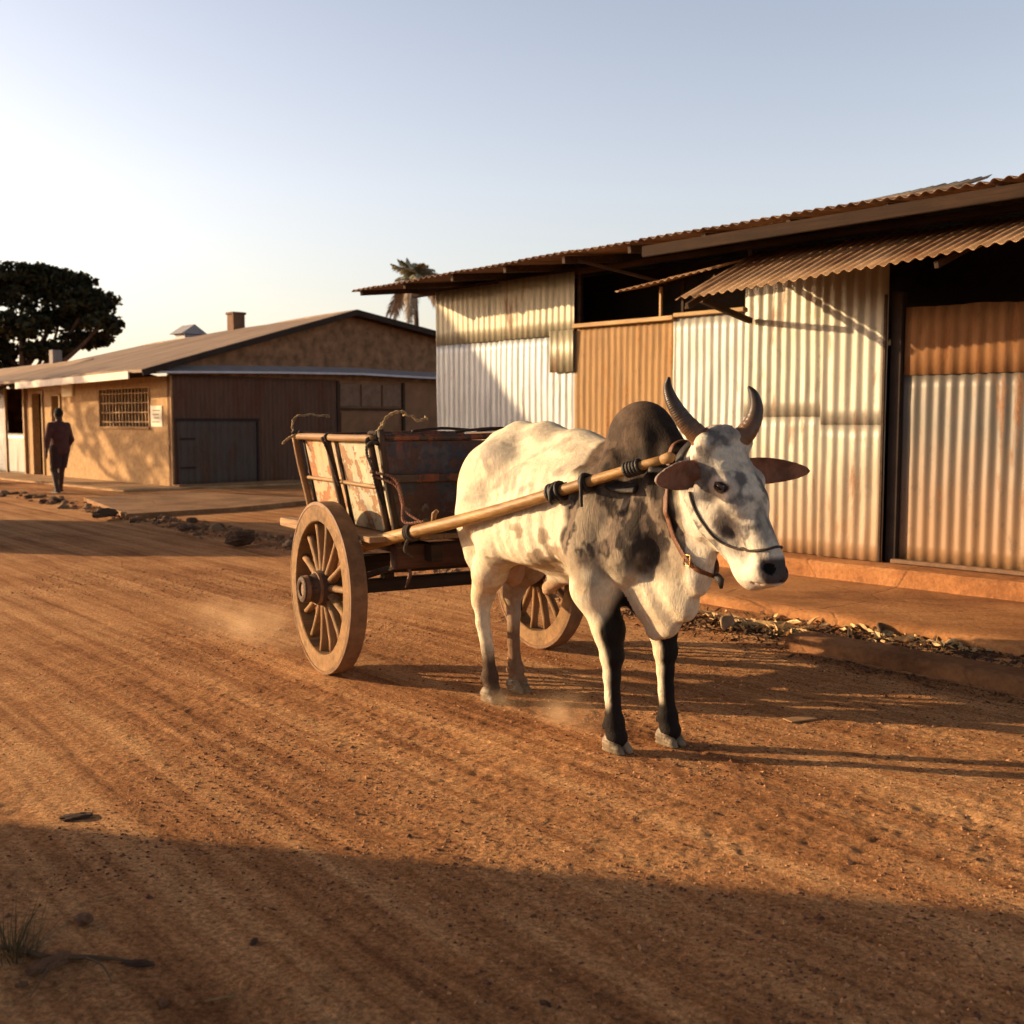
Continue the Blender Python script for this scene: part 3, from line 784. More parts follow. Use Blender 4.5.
# bed planks
bm = bmesh.new()
for k in range(9):
    y = -.58 + k * .145; add_box(bm, (-.12 + random.uniform(-.01, .01), y, .795), (1.26, .138, .03), bev=.004)
bm_obj('bed', bm, W_bed, cart)
for s_ in (-1, 1):
    bm = bmesh.new(); add_beam(bm, (-1.12 if s_ < 0 else -.9, s_ * .56, .765), (.30, s_ * .56, .765), .085, .055, .008); bm_obj('side_beam', bm, W_rail, cart)
# side panels lean outwards
def side(s_):
    tilt = math.atan2(.09, .50); z0, z1 = .815, 1.325
    def P(x, t, o=0): return Vector((x, s_ * (.47 + (t) * .10 + o), z0 + (z1 - z0) * t))
    def board(name, x0, x1, t0, t1, mat, th=.018):
        bm = bmesh.new(); vs = [P(x0, t0), P(x1, t0), P(x1, t1), P(x0, t1)]
        wv = [bm.verts.new(p) for p in vs]; wo = [bm.verts.new(p - Vector((0, s_ * th, 0))) for p in vs]
        bm.faces.new(wv); bm.faces.new(wo[::-1])
        for i in range(4): bm.faces.new((wv[i], wv[(i + 1) % 4], wo[(i + 1) % 4], wo[i]))
        bmesh.ops.bevel(bm, geom=bm.edges[:], offset=.003, affect='EDGES')
        return bm_obj(name, bm, mat, cart)
    board('side_panel', -.74, -.17, .0, .50, P_side2); board('side_panel', -.74, -.17, .506, .97, P_side2)
    board('side_panel', -.164, .44, .0, .50, P_side); board('side_panel', -.164, .44, .506, .97, P_side)
    for x in (-.76, -.19, .42):
        bm = bmesh.new()
        a = P(x, -.12, .035); b = P(x - (.03 if x < 0 else 0), 1.0, .035)
        up_ = (1, 0, 0)
        add_tube(bm, catmull([a, a.lerp(b, .35) + Vector((.004, 0, 0)), a.lerp(b, .7) - Vector((.004, 0, 0)), b], 4), [.024, .021, .022, .019], 8)
        bm_obj('post', bm, W_post if x > -.5 else W_spoke, cart, True)
        bm = bmesh.new(); add_box(bm, P(x + .035, .47, .004), (.022, .014, .50), Matrix.Rotation(-s_ * tilt, 3, 'X'), .003)
        bm_obj('batten', bm, W_dark, cart)
    bm = bmesh.new(); add_tube(bm, catmull([P(-.75, 1.0, .03), P(-.4, 1.005, .032), P(0, 1.0, .028), P(.46, 1.01, .03)], 6), [.019, .021, .020, .019], 12)
    bm_obj('top_rail', bm, W_rail, cart, True)
    bm = bmesh.new(); add_tube(bm, catmull([P(-.76, .50, .015), P(-.3, .50, .016), P(.08, .492, .015), P(.40, .485, .016)], 6), .012, 8)
    bm_obj('mid_rail', bm, W_rail, cart, True)
    return P
SP = side(-1); side(1)
# front and rear boards
for x, nm in ((.455, 'front_board'), (-.76, 'rear_board')):
    for z0, z1 in ((.815, 1.115), (1.122, 1.315)):
        bm = bmesh.new(); a0 = .465 + (z0 - .815) * .19; a1 = .465 + (z1 - .815) * .19
        for (xa, rev) in ((x + .01, 0), (x - .01, 1)):
            pass
        q = [(-a0, z0), (a0, z0), (a1, z1), (-a1, z1)]
        f = [bm.verts.new((x + .01, y, z)) for y, z in q]; g = [bm.verts.new((x - .01, y, z)) for y, z in q]
        bm.faces.new(f); bm.faces.new(g[::-1])
        for i in range(4): bm.faces.new((f[i], f[(i + 1) % 4], g[(i + 1) % 4], g[i]))
        bmesh.ops.bevel(bm, geom=bm.edges[:], offset=.003, affect='EDGES')
        bm_obj(nm, bm, P_front, cart)
    sx = 1 if x > 0 else -1
    bm = bmesh.new(); add_beam(bm, (x + sx * .022, -.52, 1.115), (x + sx * .022, .52, 1.115), .024, .045); bm_obj('mid_strip', bm, P_front2, cart)
    bm = bmesh.new(); add_tube(bm, catmull([(x + sx * .012, -.57, 1.335), (x + sx * .014, -.2, 1.33), (x + sx * .012, .2, 1.338), (x + sx * .012, .57, 1.333)], 5), .018, 10); bm_obj('end_rail', bm, P_front2, cart, True)
    bm = bmesh.new(); add_beam(bm, (x + sx * .02, -.50, .835), (x + sx * .02, .50, .835), .022, .04); bm_obj('sill_strip', bm, W_dark, cart)
for s_ in (-1, 1):
    bm = bmesh.new(); add_tube(bm, catmull([(.485, s_ * .47, .70), (.495, s_ * .50, .9), (.485, s_ * .545, 1.15), (.49, s_ * .575, 1.375)], 4), [.024, .022, .021, .019], 8, .9)
    bm_obj('corner_post', bm, W_corner, cart, True)
# loose sticks lying on the load
bm = bmesh.new()
for a, b in (((.40, -.35, 1.365), (.30, .05, 1.37)), ((.42, -.10, 1.36), (.38, .38, 1.375)), ((.3, .1, 1.365), (.44, .45, 1.36))):
    add_tube(bm, catmull([a, Vector(a).lerp(Vector(b), .5) + Vector((0, 0, .012)), b], 4), .008, 7)
sticks = bm_obj('stick_bundle', bm, W_dark, None, True); sticks.matrix_world = CM
props(sticks, "thin dark sticks lying across the cart's dark front board", 'sticks')
# shafts
def cart_pt(p): return CMi @ Vector(p)
n_end = BM @ Vector((.900, -.142, 1.272)); f_end = BM @ Vector((.945, .20, 1.26))
def shaft(st, en, ys):
    a = Vector(st); b = cart_pt(en); d = b - a
    P = [a.lerp(b, t_) + Vector((0, 0, -.012 * math.sin(math.pi * t_) + .004 * math.sin(9 * t_))) for t_ in np.linspace(0, 1, 26)]
    cl_ = CMi @ Vector((0, 0, CAM_H))
    if ys < 0: P = [p + (cl_ - p).normalized() * .085 * math.sin(math.pi * (i / 25) ** 1.7) for i, p in enumerate(P)]      # the poles bow outwards round the shoulders
    else: P = [p + Vector((0, .05 * math.sin(math.pi * (i / 25) ** 1.7), 0)) for i, p in enumerate(P)]
    bm = bmesh.new(); add_tube(bm, P, [.036, .037, .034, .033, .031, .029, .027, .024, .021, .018], 14)
    s = bm_obj('shaft', bm, W_shaft, cart, True); return P
W_shaft = m_wood('pole_wood', (.17, .085, .03), (.50, .29, .10), 0, .5, 9, .6)
SN = shaft((.13, -.585, .715), n_end, -1); SF = shaft((.13, .585, .715), f_end, 1)
# knob at the tip of the near shaft
bm = bmesh.new(); dv = (SN[-1] - SN[-2]).normalized()
add_tube(bm, [SN[-1] - dv * .03, SN[-1] + dv * .0, SN[-1] + dv * .015, SN[-1] + dv * .03], [.019, .023, .022, .010], 12); bm_obj('shaft_tip', bm, W_rail, cart, True)
def binding(P, i, name, mat, turns=3, r=.008, extra=0.0, tail=None, rr=.036):
    c = P[i]; t_ = (P[min(i + 1, len(P) - 1)] - P[i - 1]).normalized(); u = t_.orthogonal().normalized(); w_ = t_.cross(u)
    bm = bmesh.new(); q = []
    for k in range(turns * 14 + 1):
        a = 2 * math.pi * k / 14; q.append(c + t_ * ((k / (turns * 14) - .5) * turns * r * 2.0) + (u * math.cos(a) + w_ * math.sin(a)) * (rr + extra * (1 if k % 5 else 1.6)))
    add_tube(bm, q, r, 7)
    if tail: add_tube(bm, catmull([q[-1]] + [c + Vector(d) for d in tail], 6), [r, r, r * .9, r * .7], 7)
    return bm_obj(name, bm, mat, cart, True)
# positions along the shaft chosen where the bindings sit in the photograph
def shaft_i(px):
    best = 0; bd = 1e9
    for i, p in enumerate(SN):
        w = CM @ p; c, s = math.cos(PITCH), math.sin(PITCH)
        x = 512 + FPX * w.x / (w.y * c - (w.z - CAM_H) * s)
        if abs(x - px) < bd: bd = abs(x - px); best = i
    return best
ub = CMi.to_3x3() @ Vector((-.6, -.75, 0)).normalized()
binding(SN, shaft_i(412), 'shaft_lashing', dkrope, 3, .009, .0, [tuple(ub * .03 + Vector((0, 0, -.04))), tuple(ub * .05 + Vector((0, 0, -.09))), tuple(ub * .02 + Vector((0, .02, -.13)))], .040)
binding(SN, shaft_i(556), 'shaft_lashing', dk_leather, 4, .010, .003, [tuple(ub * .04 + Vector((0, 0, .02))), tuple(ub * .05 + Vector((0, 0, -.03))), tuple(ub * .035 + Vector((0, 0, -.05)))], .034)
binding(SN, shaft_i(582), 'shaft_lashing', dk_leather, 2, .009, .0, [tuple(ub * .035 + Vector((0, 0, .03))), tuple(ub * .04 + Vector((0, 0, -.05))), tuple(ub * .035 + Vector((0, 0, -.10)))], .031)
binding(SN, shaft_i(626), 'shaft_lashing', dk_leather, 5, .008, .0, None, .027)
# peg by the first lashing
i0 = shaft_i(432); bm = bmesh.new(); add_tube(bm, [SN[i0] + Vector((0, 0, .01)), SN[i0] + Vector((.015, 0, .07)), SN[i0] + Vector((.03, .01, .085))], [.013, .014, .010], 8); bm_obj('peg', bm, W_rail, cart, True)
# ropes on the box: knots, hanging cords, stiff loops
def knot(bm, c, r=.03, n=9, rad=.009, seed=1):
    rnd = random.Random(seed); P = [Vector(c) + Vector((rnd.uniform(-r, r), rnd.uniform(-r, r), rnd.uniform(-r, r))) for _ in range(n)]
    add_tube(bm, catmull(P, 5), rad, 7)
tr, tm_, tf = SP(-.73, 1.0, .03), SP(-.22, 1.0, .03), SP(.44, 1.0, .03)
for c_, r_, n_, sd_ in ((tr, .035, 12, 3), (tm_, .030, 10, 4), (tf, .035, 12, 5)):
    bm = bmesh.new(); knot(bm, c_, r_, n_, .010, sd_); bm_obj('rope_knot', bm, dkrope, cart, True)
bm = bmesh.new()
add_rope(bm, [tf + Vector((0, -.01, -.02)), tf + Vector((.01, .02, .035)), tf + Vector((.03, .045, .07)), tf + Vector((.035, .07, .115)), tf + Vector((.05, .11, .140)), tf + Vector((.06, .15, .143)), tf + Vector((.065, .175, .125)), tf + Vector((.07, .205, .120)), tf + Vector((.075, .225, .098)), tf + Vector((.08, .255, .10)), tf + Vector((.08, .28, .112))], .0090, 16)
for dd in ((.058, .165, .132), (.08, .278, .112), (.03, .05, .075)): knot(bm, tf + Vector(dd), .011, 7, .0055, int(dd[1] * 1000))
bm_obj('rope', bm, rope_m, cart, True)
bm = bmesh.new()
add_rope(bm, [tr, tr + Vector((-.025, -.03, .05)), tr + Vector((-.02, -.02, .10)), tr + Vector((-.01, .0, .128)), tr + Vector((0, .04, .128)), tr + Vector((0, .085, .138)), tr + Vector((.01, .12, .126)), tr + Vector((.02, .17, .130)), tr + Vector((.02, .195, .127))], .0072, 16)
knot(bm, tr + Vector((.02, .19, .128)), .010, 7, .005, 8); knot(bm, tr + Vector((-.02, -.02, .10)), .012, 7, .006, 9)
add_rope(bm, [tr + Vector((0, 0, .02)), tr + Vector((-.03, -.05, -.01)), tr + Vector((-.04, -.09, -.045))], .010)
bm_obj('rope', bm, rope_m, cart, True)
bm = bmesh.new(); o_ = Vector((0, -.035, 0))
add_rope(bm, [tm_ + o_, SP(-.20, .8, .05), SP(-.17, .6, .05), SP(-.15, .45, .045)], .008); bm_obj('hanging_cord', bm, dkrope, cart, True); bm = bmesh.new()
add_rope(bm, [tf + o_ * .8, SP(.40, .85, .06), SP(.46, .70, .07), SP(.44, .5, .06), SP(.45, .3, .05)], .008)
bm_obj('hanging_cord', bm, dkrope, cart, True)
bm = bmesh.new(); e = SN[shaft_i(425)]
add_rope(bm, [SP(.42, .66, .07), Vector((.54, -.52, 1.12)), Vector((.60, -.50, 1.0)), Vector((.66, -.52, .90)), e + Vector((0, .01, .04))], .009); RB = m_plain('red_brown_cord', (.24, .11, .07), .9, .35, 50, .5); bm_obj('hanging_cord', bm, RB, cart, True); bm = bmesh.new()
add_rope(bm, [SP(.44, .62, .07), Vector((.55, -.515, 1.08)), Vector((.62, -.50, .96)), e + Vector((-.03, .01, .035))], .007)
bm_obj('hanging_cord', bm, RB, cart, True)

# strap over the neck that carries the shafts
yoke = empty('yoke_strap', BULL_O, BULL_RZ, "dark leather yoke strap and pad on the bull's neck under the shaft tips", 'strap')
ya = BMi @ (CM @ SN[-2]); yb = BMi @ (CM @ SF[-2])
bm = bmesh.new(); sk = [snap(p, .010) for p in ((.90, -.15, 1.24), (.90, -.11, 1.30), (.90, -.05, 1.36), (.90, .0, 1.38), (.90, .05, 1.36), (.90, .11, 1.30), (.90, .15, 1.24))]
add_tube(bm, catmull([ya + Vector((0, -.01, -.02))] + sk + [yb + Vector((0, .01, -.02))], 6), .024, 10, .35); bm_obj('strap', bm, dk_leather, yoke, True)
bm = bmesh.new(); q0 = [surf(*p, .010) for p in ((606, 486), (616, 487), (627, 488), (638, 489))]
q0 = [p for p in q0 if p and p.x < .93]
if len(q0) > 2:
    add_tube(bm, catmull(q0, 5), [.012, .028, .032, .026], 10, .4); bm_obj('pad', bm, dk_leather, yoke, True)
# ------------------------------------------------------------------ ground
NQ = (.777, .63)                       # across the road (towards the right side)
TQ = (.63, -.777)                      # along the road
def road_h(x, y):
    q = x * NQ[0] + y * NQ[1]; a = x * TQ[0] + y * TQ[1]
    wob = .10 * vnoise(a * .5, q * .0, seed=40)
    qq = q + wob
    near = np.exp(-np.maximum(y - 3, 0) / 9)
    road = sstep(5.75, 5.55, q) 
    h = .0055 * vnoise(qq * 2.6, a * .07, seed=41) + .0026 * vnoise(qq * 9.5, a * .10, seed=42) + .0020 * vnoise(qq * 24, a * .22, seed=43) + .0012 * vnoise(qq * 55, a * .5, seed=39)
    h = h * road
    h = h + .0032 * fbm(x * 5, y * 5, None, 4, 44) + near * .0050 * fbm(x * 26, y * 26, None, 3, 45) * (0.5 + 1.2 * sstep(-.2, .3, fbm(x * 1.6, y * 1.6, None, 3, 46)))
    cl = vnoise(x * 58, y * 58, None, seed=47)
    h = h + near * .0042 * sstep(.35, .8, cl) * sstep(-.1, .3, fbm(x * 1.3, y * 1.3, None, 3, 48))
    # banks and verge: rougher strip where the road meets the side
    ed = np.exp(-((q - 5.85) / .22) ** 2)
    h = h + ed * (.030 + .05 * fbm(x * 3.5, y * 3.5, None, 4, 49)) * sstep(2.4, .6, x) * 1.0
    h = h + sstep(5.9, 6.3, q) * .035 * sstep(1.2, -1.5, x)
    # lower right-hand gutter
    h = h - .01 * np.exp(-((q - 6.15) / .16) ** 2) * sstep(1.0, 1.8, x) + .022 * fbm(x * 9, y * 9, None, 4, 50) * np.exp(-((q - 6.14) / .2) ** 2) * sstep(.8, 1.2, x)
    # near-left verge
    lv = sstep(-.75, -1.5, x + .25 * (y - 2.6)) * sstep(4.0, 3.0, y)
    h = h + lv * (.02 + .03 * fbm(x * 4, y * 4, None, 4, 51))
    # keep it level under hooves and wheels
    for cx, cy, rr in [(p.x, p.y, .09) for p in [BM @ Vector((*LEGS[k]['ho'], 0)) for k in LEGS]] + [(p.x, p.y, .12) for p in (CM @ Vector((0, -.7, 0)), CM @ Vector((0, .7, 0)))]:
        w = np.exp(-(((x - cx) ** 2 + (y - cy) ** 2) / rr ** 2)); h = h * (1 - w) + .003 * w
    return h
def axis(segs):
    out = [segs[0][0]]
    for a, b, st in segs:
        n = max(1, int(round((b - a) / st))); out += list(a + (b - a) * (np.arange(1, n + 1) / n))
    return np.array(out)
gx = axis([(-900, -200, 100), (-200, -60, 20), (-60, -20, 4), (-20, -8, .5), (-8, -4, .10), (-4, -2.4, .035), (-2.4, 3.2, .0115), (3.2, 5, .05), (5, 12, .4), (12, 40, 4), (40, 200, 20), (200, 900, 100)])
gy = axis([(-900, -200, 100), (-200, -40, 20), (-40, -6, 4), (-6, 1.6, .4), (1.6, 2.1, .04), (2.1, 5.4, .0105), (5.4, 7.5, .018), (7.5, 10, .035), (10, 16, .08), (16, 30, .25), (30, 60, 3), (60, 200, 20), (200, 1500, 130)])
GX, GY = np.meshgrid(gx, gy, indexing='ij'); nx, ny = GX.shape
GZ = road_h(GX.ravel(), GY.ravel())
far_ = (np.abs(GX.ravel()) > 30) | (GY.ravel() > 45) | (GY.ravel() < -8); GZ = np.where(far_, 0, GZ)
ii = np.arange(nx * ny).reshape(nx, ny)
GQ = np.stack([ii[:-1, :-1].ravel(), ii[1:, :-1].ravel(), ii[1:, 1:].ravel(), ii[:-1, 1:].ravel()], 1)
def m_ground(name='laterite_dirt', extra=0):
    t = NT(name)
    ang = math.atan2(TQ[1], TQ[0])
    rot = t.node('ShaderNodeMapping'); t.l.new(t.co.outputs['Object'], rot.inputs[0]); rot.inputs['Rotation'].default_value = (0, 0, -ang)
    st = t.node('ShaderNodeMapping'); t.l.new(rot.outputs[0], st.inputs[0]); st.inputs['Scale'].default_value = (.025, 1, 1)
    st2 = t.node('ShaderNodeMapping'); t.l.new(rot.outputs[0], st2.inputs[0]); st2.inputs['Scale'].default_value = (.05, 1, 1)
    streak = t.noise(5.5, st.outputs[0], 6, .6, .2); streak2 = t.noise(17, st2.outputs[0], 5, .65, .3)
    big = t.noise(.8, None, 5, .6); med = t.noise(6, None, 7, .7, .3); fine = t.noise(55, None, 5, .75); grit = t.noise(170, None, 3, .8)
    dust = (.61, .330, .150); mid = (.425, .200, .085); dark = (.235, .100, .042)
    s = t.math('ADD', t.math('MULTIPLY', streak, .50), t.math('ADD', t.math('MULTIPLY', streak2, .42), t.math('MULTIPLY', med, .22)))
    s = t.math('ADD', s, t.math('MULTIPLY', t.math('SUBTRACT', big, .5), .35))
    col = t.ramp(s, [(.42, dark), (.54, mid), (.68, dust)])
    col = t.mix(.85, col, t.mix(1.0, col, t.ramp(fine, [(.34, .34), (.5, .90), (.66, 1.5)]), 'MULTIPLY'))
    col = t.mix(t.ramp(grit, [(.60, 0), (.70, .65)]), col, (.60, .36, .18))
    col = t.mix(t.ramp(grit, [(.32, .8), (.42, 0)]), col, (.10, .04, .02))
    vo = t.node('ShaderNodeTexVoronoi'); vo.inputs['Scale'].default_value = 30; vo.inputs['Randomness'].default_value = 1
    t.l.new(t.co.outputs['Object'], vo.inputs['Vector'])
    peb = t.math('MULTIPLY', t.ramp(vo.outputs['Distance'], [(.0, 1), (.26, 0)]), t.ramp(med, [(.5, 0), (.6, 1)]))
    h = t.math('ADD', t.math('MULTIPLY', fine, .8), t.math('ADD', t.math('MULTIPLY', grit, .35), t.math('ADD', t.math('MULTIPLY', peb, .55), t.math('MULTIPLY', med, 1.0))))
    return t.fin(col, .95, t.bump(h, .9, .014), 0, .05)
GM = m_ground()
ground = fast_mesh('ground', np.stack([GX.ravel(), GY.ravel(), GZ], 1), GQ, GM); props(ground, 'red laterite dirt road and verge with faint wheel tracks', None, None, 'structure')
def gz(x, y): return float(road_h(np.array([x]), np.array([y]))[0])

# ------------------------------------------------------------------ gravel, litter
def rock_mesh(name, r, seed, mat, sub=3, flat=.6, rough=.28):
    bm = bmesh.new(); bmesh.ops.create_icosphere(bm, subdivisions=sub, radius=1)
    rnd = random.Random(seed); sx, sy = rnd.uniform(.8, 1.35), rnd.uniform(.65, 1.0)
    co = np.array([v.co for v in bm.verts])
    n = fbm(co[:, 0] * 1.1 + seed, co[:, 1] * 1.1, co[:, 2] * 1.1, 3, seed % 90) ; n2 = np.abs(vnoise(co[:, 0] * 2.2 + seed, co[:, 1] * 2.2, co[:, 2] * 2.2, seed % 70))
    for v, a, b in zip(bm.verts, n, n2):
        k = 1 + rough * 1.9 * a - rough * 1.5 * b; v.co = Vector((v.co.x * sx * k * r, v.co.y * sy * k * r, v.co.z * flat * k * r))
    me = bpy.data.meshes.new(name); bm.to_mesh(me); bm.free(); me.materials.append(mat); return me
rk1 = m_plain('dusty_stone', (.19, .105, .058), .9, .5, 6, .6); rk2 = m_plain('pale_stone', (.27, .18, .11), .9, .4, 8, .6); rk3 = m_plain('dark_stone', (.095, .055, .034), .9, .4, 8, .6)
def scatter_faces(name, pts, rad, mat, label, kind='stuff', seed=1):
    """many tiny stones as one mesh"""
    rg = np.random.default_rng(seed); P = np.array(pts); n = len(P)
    b = np.array([(1, 0, 0), (-.5, .87, 0), (-.5, -.87, 0), (.2, .1, .8), (-1, .1, .2), (.5, .9, .3)], float)
    b = np.array([(1, 0, 0), (.3, .9, 0), (-.8, .6, 0), (-.8, -.6, 0), (.3, -.9, 0), (.1, .1, .7), (.5, .35, .5), (-.4, -.2, .55)], float)
    T = np.array([(0, 1, 6), (1, 2, 5), (2, 3, 7), (3, 4, 7), (4, 0, 6), (1, 5, 6), (2, 7, 5), (4, 6, 5), (4, 5, 7)])
    V = b[None] * (1 + .45 * rg.uniform(-1, 1, (n, 8, 1))) ; a = rg.uniform(0, 6.28, n); c, s = np.cos(a), np.sin(a)
    x = V[:, :, 0] * c[:, None] - V[:, :, 1] * s[:, None]; y = V[:, :, 0] * s[:, None] + V[:, :, 1] * c[:, None]
    k = np.array(rad)[:, None]; VV = np.stack([x * k + P[:, 0:1], y * k * .85 + P[:, 1:2], V[:, :, 2] * k + P[:, 2:3] - .12 * k], 2)
    Fc = (T[None] + (np.arange(n) * 8)[:, None, None]).reshape(-1, 3)
    o = fast_mesh(name, VV.reshape(-1, 3), Fc, mat, None, False); props(o, label, None, None, kind); return o
n = 46000
gx_ = RNG.uniform(-4.5, 4.0, n * 3); gy_ = 2.1 + (RNG.random(n * 3) ** 1.6) * 9
keep = (gx_ * NQ[0] + gy_ * NQ[1] < 5.7) & (fbm(gx_ * 1.1, gy_ * 1.1, None, 3, 60) + RNG.uniform(-.25, .25, n * 3) > .02); gx_, gy_ = gx_[keep][:n], gy_[keep][:n]
rr_ = .0028 + .0065 * RNG.random(len(gx_)) ** 3 + .007 * (RNG.random(len(gx_)) > .985)
gp_ = np.stack([gx_, gy_, road_h(gx_, gy_)], 1)
scatter_faces('gravel', gp_[::2], rr_[::2], m_plain('gravel_grit', (.40, .20, .095), .95, .5, 40, .3), 'small red brown grit scattered over the dirt road', seed=2)
scatter_faces('gravel', gp_[1::2], rr_[1::2], m_plain('dark_grit', (.13, .055, .03), .95, .5, 40, .3), 'small dark grit scattered over the dirt road', seed=4)
# denser gravel along the rubble line and in the gutter
a_ = RNG.uniform(-9, 18, 5200); q_ = 5.86 + RNG.normal(0, .15, 5200); q_[a_ > -1.0 - 1] += 0
rx = NQ[0] * q_ - TQ[0] * a_; ry = NQ[1] * q_ - TQ[1] * a_
ok = (rx < 1.1) & (rx > -12); rx, ry = rx[ok], ry[ok]
scatter_faces('rubble', np.stack([rx, ry, road_h(rx, ry)], 1), .009 + .036 * RNG.random(len(rx)) ** 2.5, rk1, 'loose broken stones and grit heaped along the left edge of the road', seed=3)
# larger stones at the road edge, each one its own
stones = [rock_mesh('edge_stone', 1, 100 + k, (rk1, rk2, rk3)[k % 3]) for k in range(7)]
def put(name, me, loc, sc_, rz=0, **kw):
    o = bpy.data.objects.new(name, me); COL.objects.link(o); o.location = loc; o.scale = (sc_,) * 3 if not hasattr(sc_, '__len__') else sc_; o.rotation_euler = (0, 0, rz)
    props(o, **kw); return o
for k in range(120):
    px_ = 2 + 298 * ((k + .5) / 120) ** .8 + random.uniform(-3, 3)
    # along the verge line
    base = Vector((-9.86, 21.1)).lerp(Vector((-2.3, 11.9)), 0)
    f = random.random() if k > 40 else k / 40
    x_ = -9.8 + 7.9 * f; y_ = 21.1 - 9.5 * f; off = random.gauss(.08, .16); x_ += NQ[0] * off; y_ += NQ[1] * off
    s_ = random.choice((.025, .035, .045, .055, .07, .09)) * random.uniform(.85, 1.15)
    put('edge_stone', stones[k % 7], (x_, y_, gz(x_, y_) + s_ * .22), s_, random.uniform(0, 6.28), label='dusty brown stone lying in the row of rubble along the left road edge', cat='stone', group='stones along the left road edge')
p = at_ground(240, 547); put('boulder', rock_mesh('boulder', 1, 11, rk3, 4), (p.x, p.y, .09), (.17, .15, .13), .4, label='largest dark rounded stone in the rubble behind the cart wheel', cat='stone')
p = at_ground(105, 520); put('stone_block', rock_mesh('stone_block', 1, 15, rk3, 4), (p.x, p.y, .09), (.22, .15, .12), 1.2, label='dark stone lump at the front corner of the concrete slab', cat='stone')
# gutter litter: dry husks and leaves on the right
def leaf_stuff(name, pts, size, mat, label, seed=5, kind='stuff'):
    rg = np.random.default_rng(seed); P = np.array(pts); n = len(P)
    prof = np.array([(-1, 0, 0), (-.4, .22, .10), (.3, .20, .14), (1, 0, .05), (.3, -.20, .12), (-.4, -.22, .02), (0, 0, -.05)], float)
    T = np.array([(0, 6, 1), (1, 6, 2), (2, 6, 3), (3, 6, 4), (4, 6, 5), (5, 6, 0)])
    V = prof[None] * np.stack([1 + .3 * rg.uniform(-1, 1, n), 1 + .6 * rg.uniform(-1, 1, n), 1 + 2.5 * rg.random(n)], 1)[:, None]
    a, b = rg.uniform(0, 6.28, n), rg.normal(0, .35, n)
    x, y, z = V[..., 0], V[..., 1], V[..., 2]
    x, z = x * np.cos(b)[:, None] - z * np.sin(b)[:, None], x * np.sin(b)[:, None] + z * np.cos(b)[:, None]
    x, y = x * np.cos(a)[:, None] - y * np.sin(a)[:, None], x * np.sin(a)[:, None] + y * np.cos(a)[:, None]
    k = np.array(size)[:, None]; VV = np.stack([x * k + P[:, 0:1], y * k + P[:, 1:2], z * k + P[:, 2:3] + .3 * k], 2)
    o = fast_mesh(name, VV.reshape(-1, 3), (T[None] + (np.arange(n) * 7)[:, None, None]).reshape(-1, 3), mat, None, False)
    return props(o, label, None, None, kind)
husk = m_plain('dry_husk', (.50, .31, .13), .8, .45, 18, .3)
a_ = RNG.normal(0, 1, 1500); 
def gutter(n, c, spread, sq=.12, q0=6.14):
    a = RNG.normal(c, spread, n); q = q0 + RNG.normal(0, sq, n); x = NQ[0] * q - TQ[0] * a; y = NQ[1] * q - TQ[1] * a; return x, y
# a is measured backwards along the road: point = NQ*q - TQ*a
def a_of(px, py): g = at_ground(px, py); return -(g.x * TQ[0] + g.y * TQ[1])
dk_leaf = m_plain('rotted_leaf', (.10, .055, .03), .9, .6, 18, .3)
pale_leaf = m_plain('bleached_leaf', (.66, .45, .22), .7, .45, 14, .4)
def drop(n_, pc, spread, sq):
    g = at_ground(*pc); t__ = RNG.normal(0, spread, n_); o__ = RNG.normal(0, sq, n_)
    x = g.x + TQ[0] * t__ + NQ[0] * o__; y = g.y + TQ[1] * t__ + NQ[1] * o__; ok = (x * NQ[0] + y * NQ[1] < 6.50) & (x * NQ[0] + y * NQ[1] > 5.86 - (x < 1.72) * .45); x, y = x[ok], y[ok]
    return np.stack([x, y, road_h(x, y)], 1)
P_ = np.concatenate([drop(900, (765, 632), .55, .17), drop(900, (920, 642), .55, .16), drop(500, (700, 625), .5, .2)]); leaf_stuff('leaf_litter', P_, .012 + .030 * RNG.random(len(P_)) ** 2, dk_leaf, 'dark rotted leaf litter and twigs filling the gutter between kerb and pavement', seed=11)
P_ = np.concatenate([drop(420, (762, 630), .34, .11), drop(330, (915, 638), .26, .10), drop(60, (840, 634), .6, .12)]); leaf_stuff('dry_leaves', P_, .020 + .050 * RNG.random(len(P_)) ** 2, pale_leaf, 'pale curled dry leaves and husks lying on the gutter litter', seed=12)
P_ = np.concatenate([drop(500, (765, 634), .5, .18), drop(700, (930, 645), .5, .16)]); scatter_faces('gutter_rubble', P_, .006 + .02 * RNG.random(len(P_)) ** 2, rk3, 'small dark clods and stones in the gutter', seed=13)
a_ = RNG.normal(0, .12, 700); x = RNG.uniform(1.75, 3.2, 700); y = (5.56 - np.abs(a_) - NQ[0] * x) / NQ[1]; P_ = np.stack([x, y, road_h(x, y)], 1); leaf_stuff('straw_bits', P_, .006 + .014 * RNG.random(700) ** 2, dk_leaf, 'bits of straw and dirt along the road side of the kerb', seed=14)
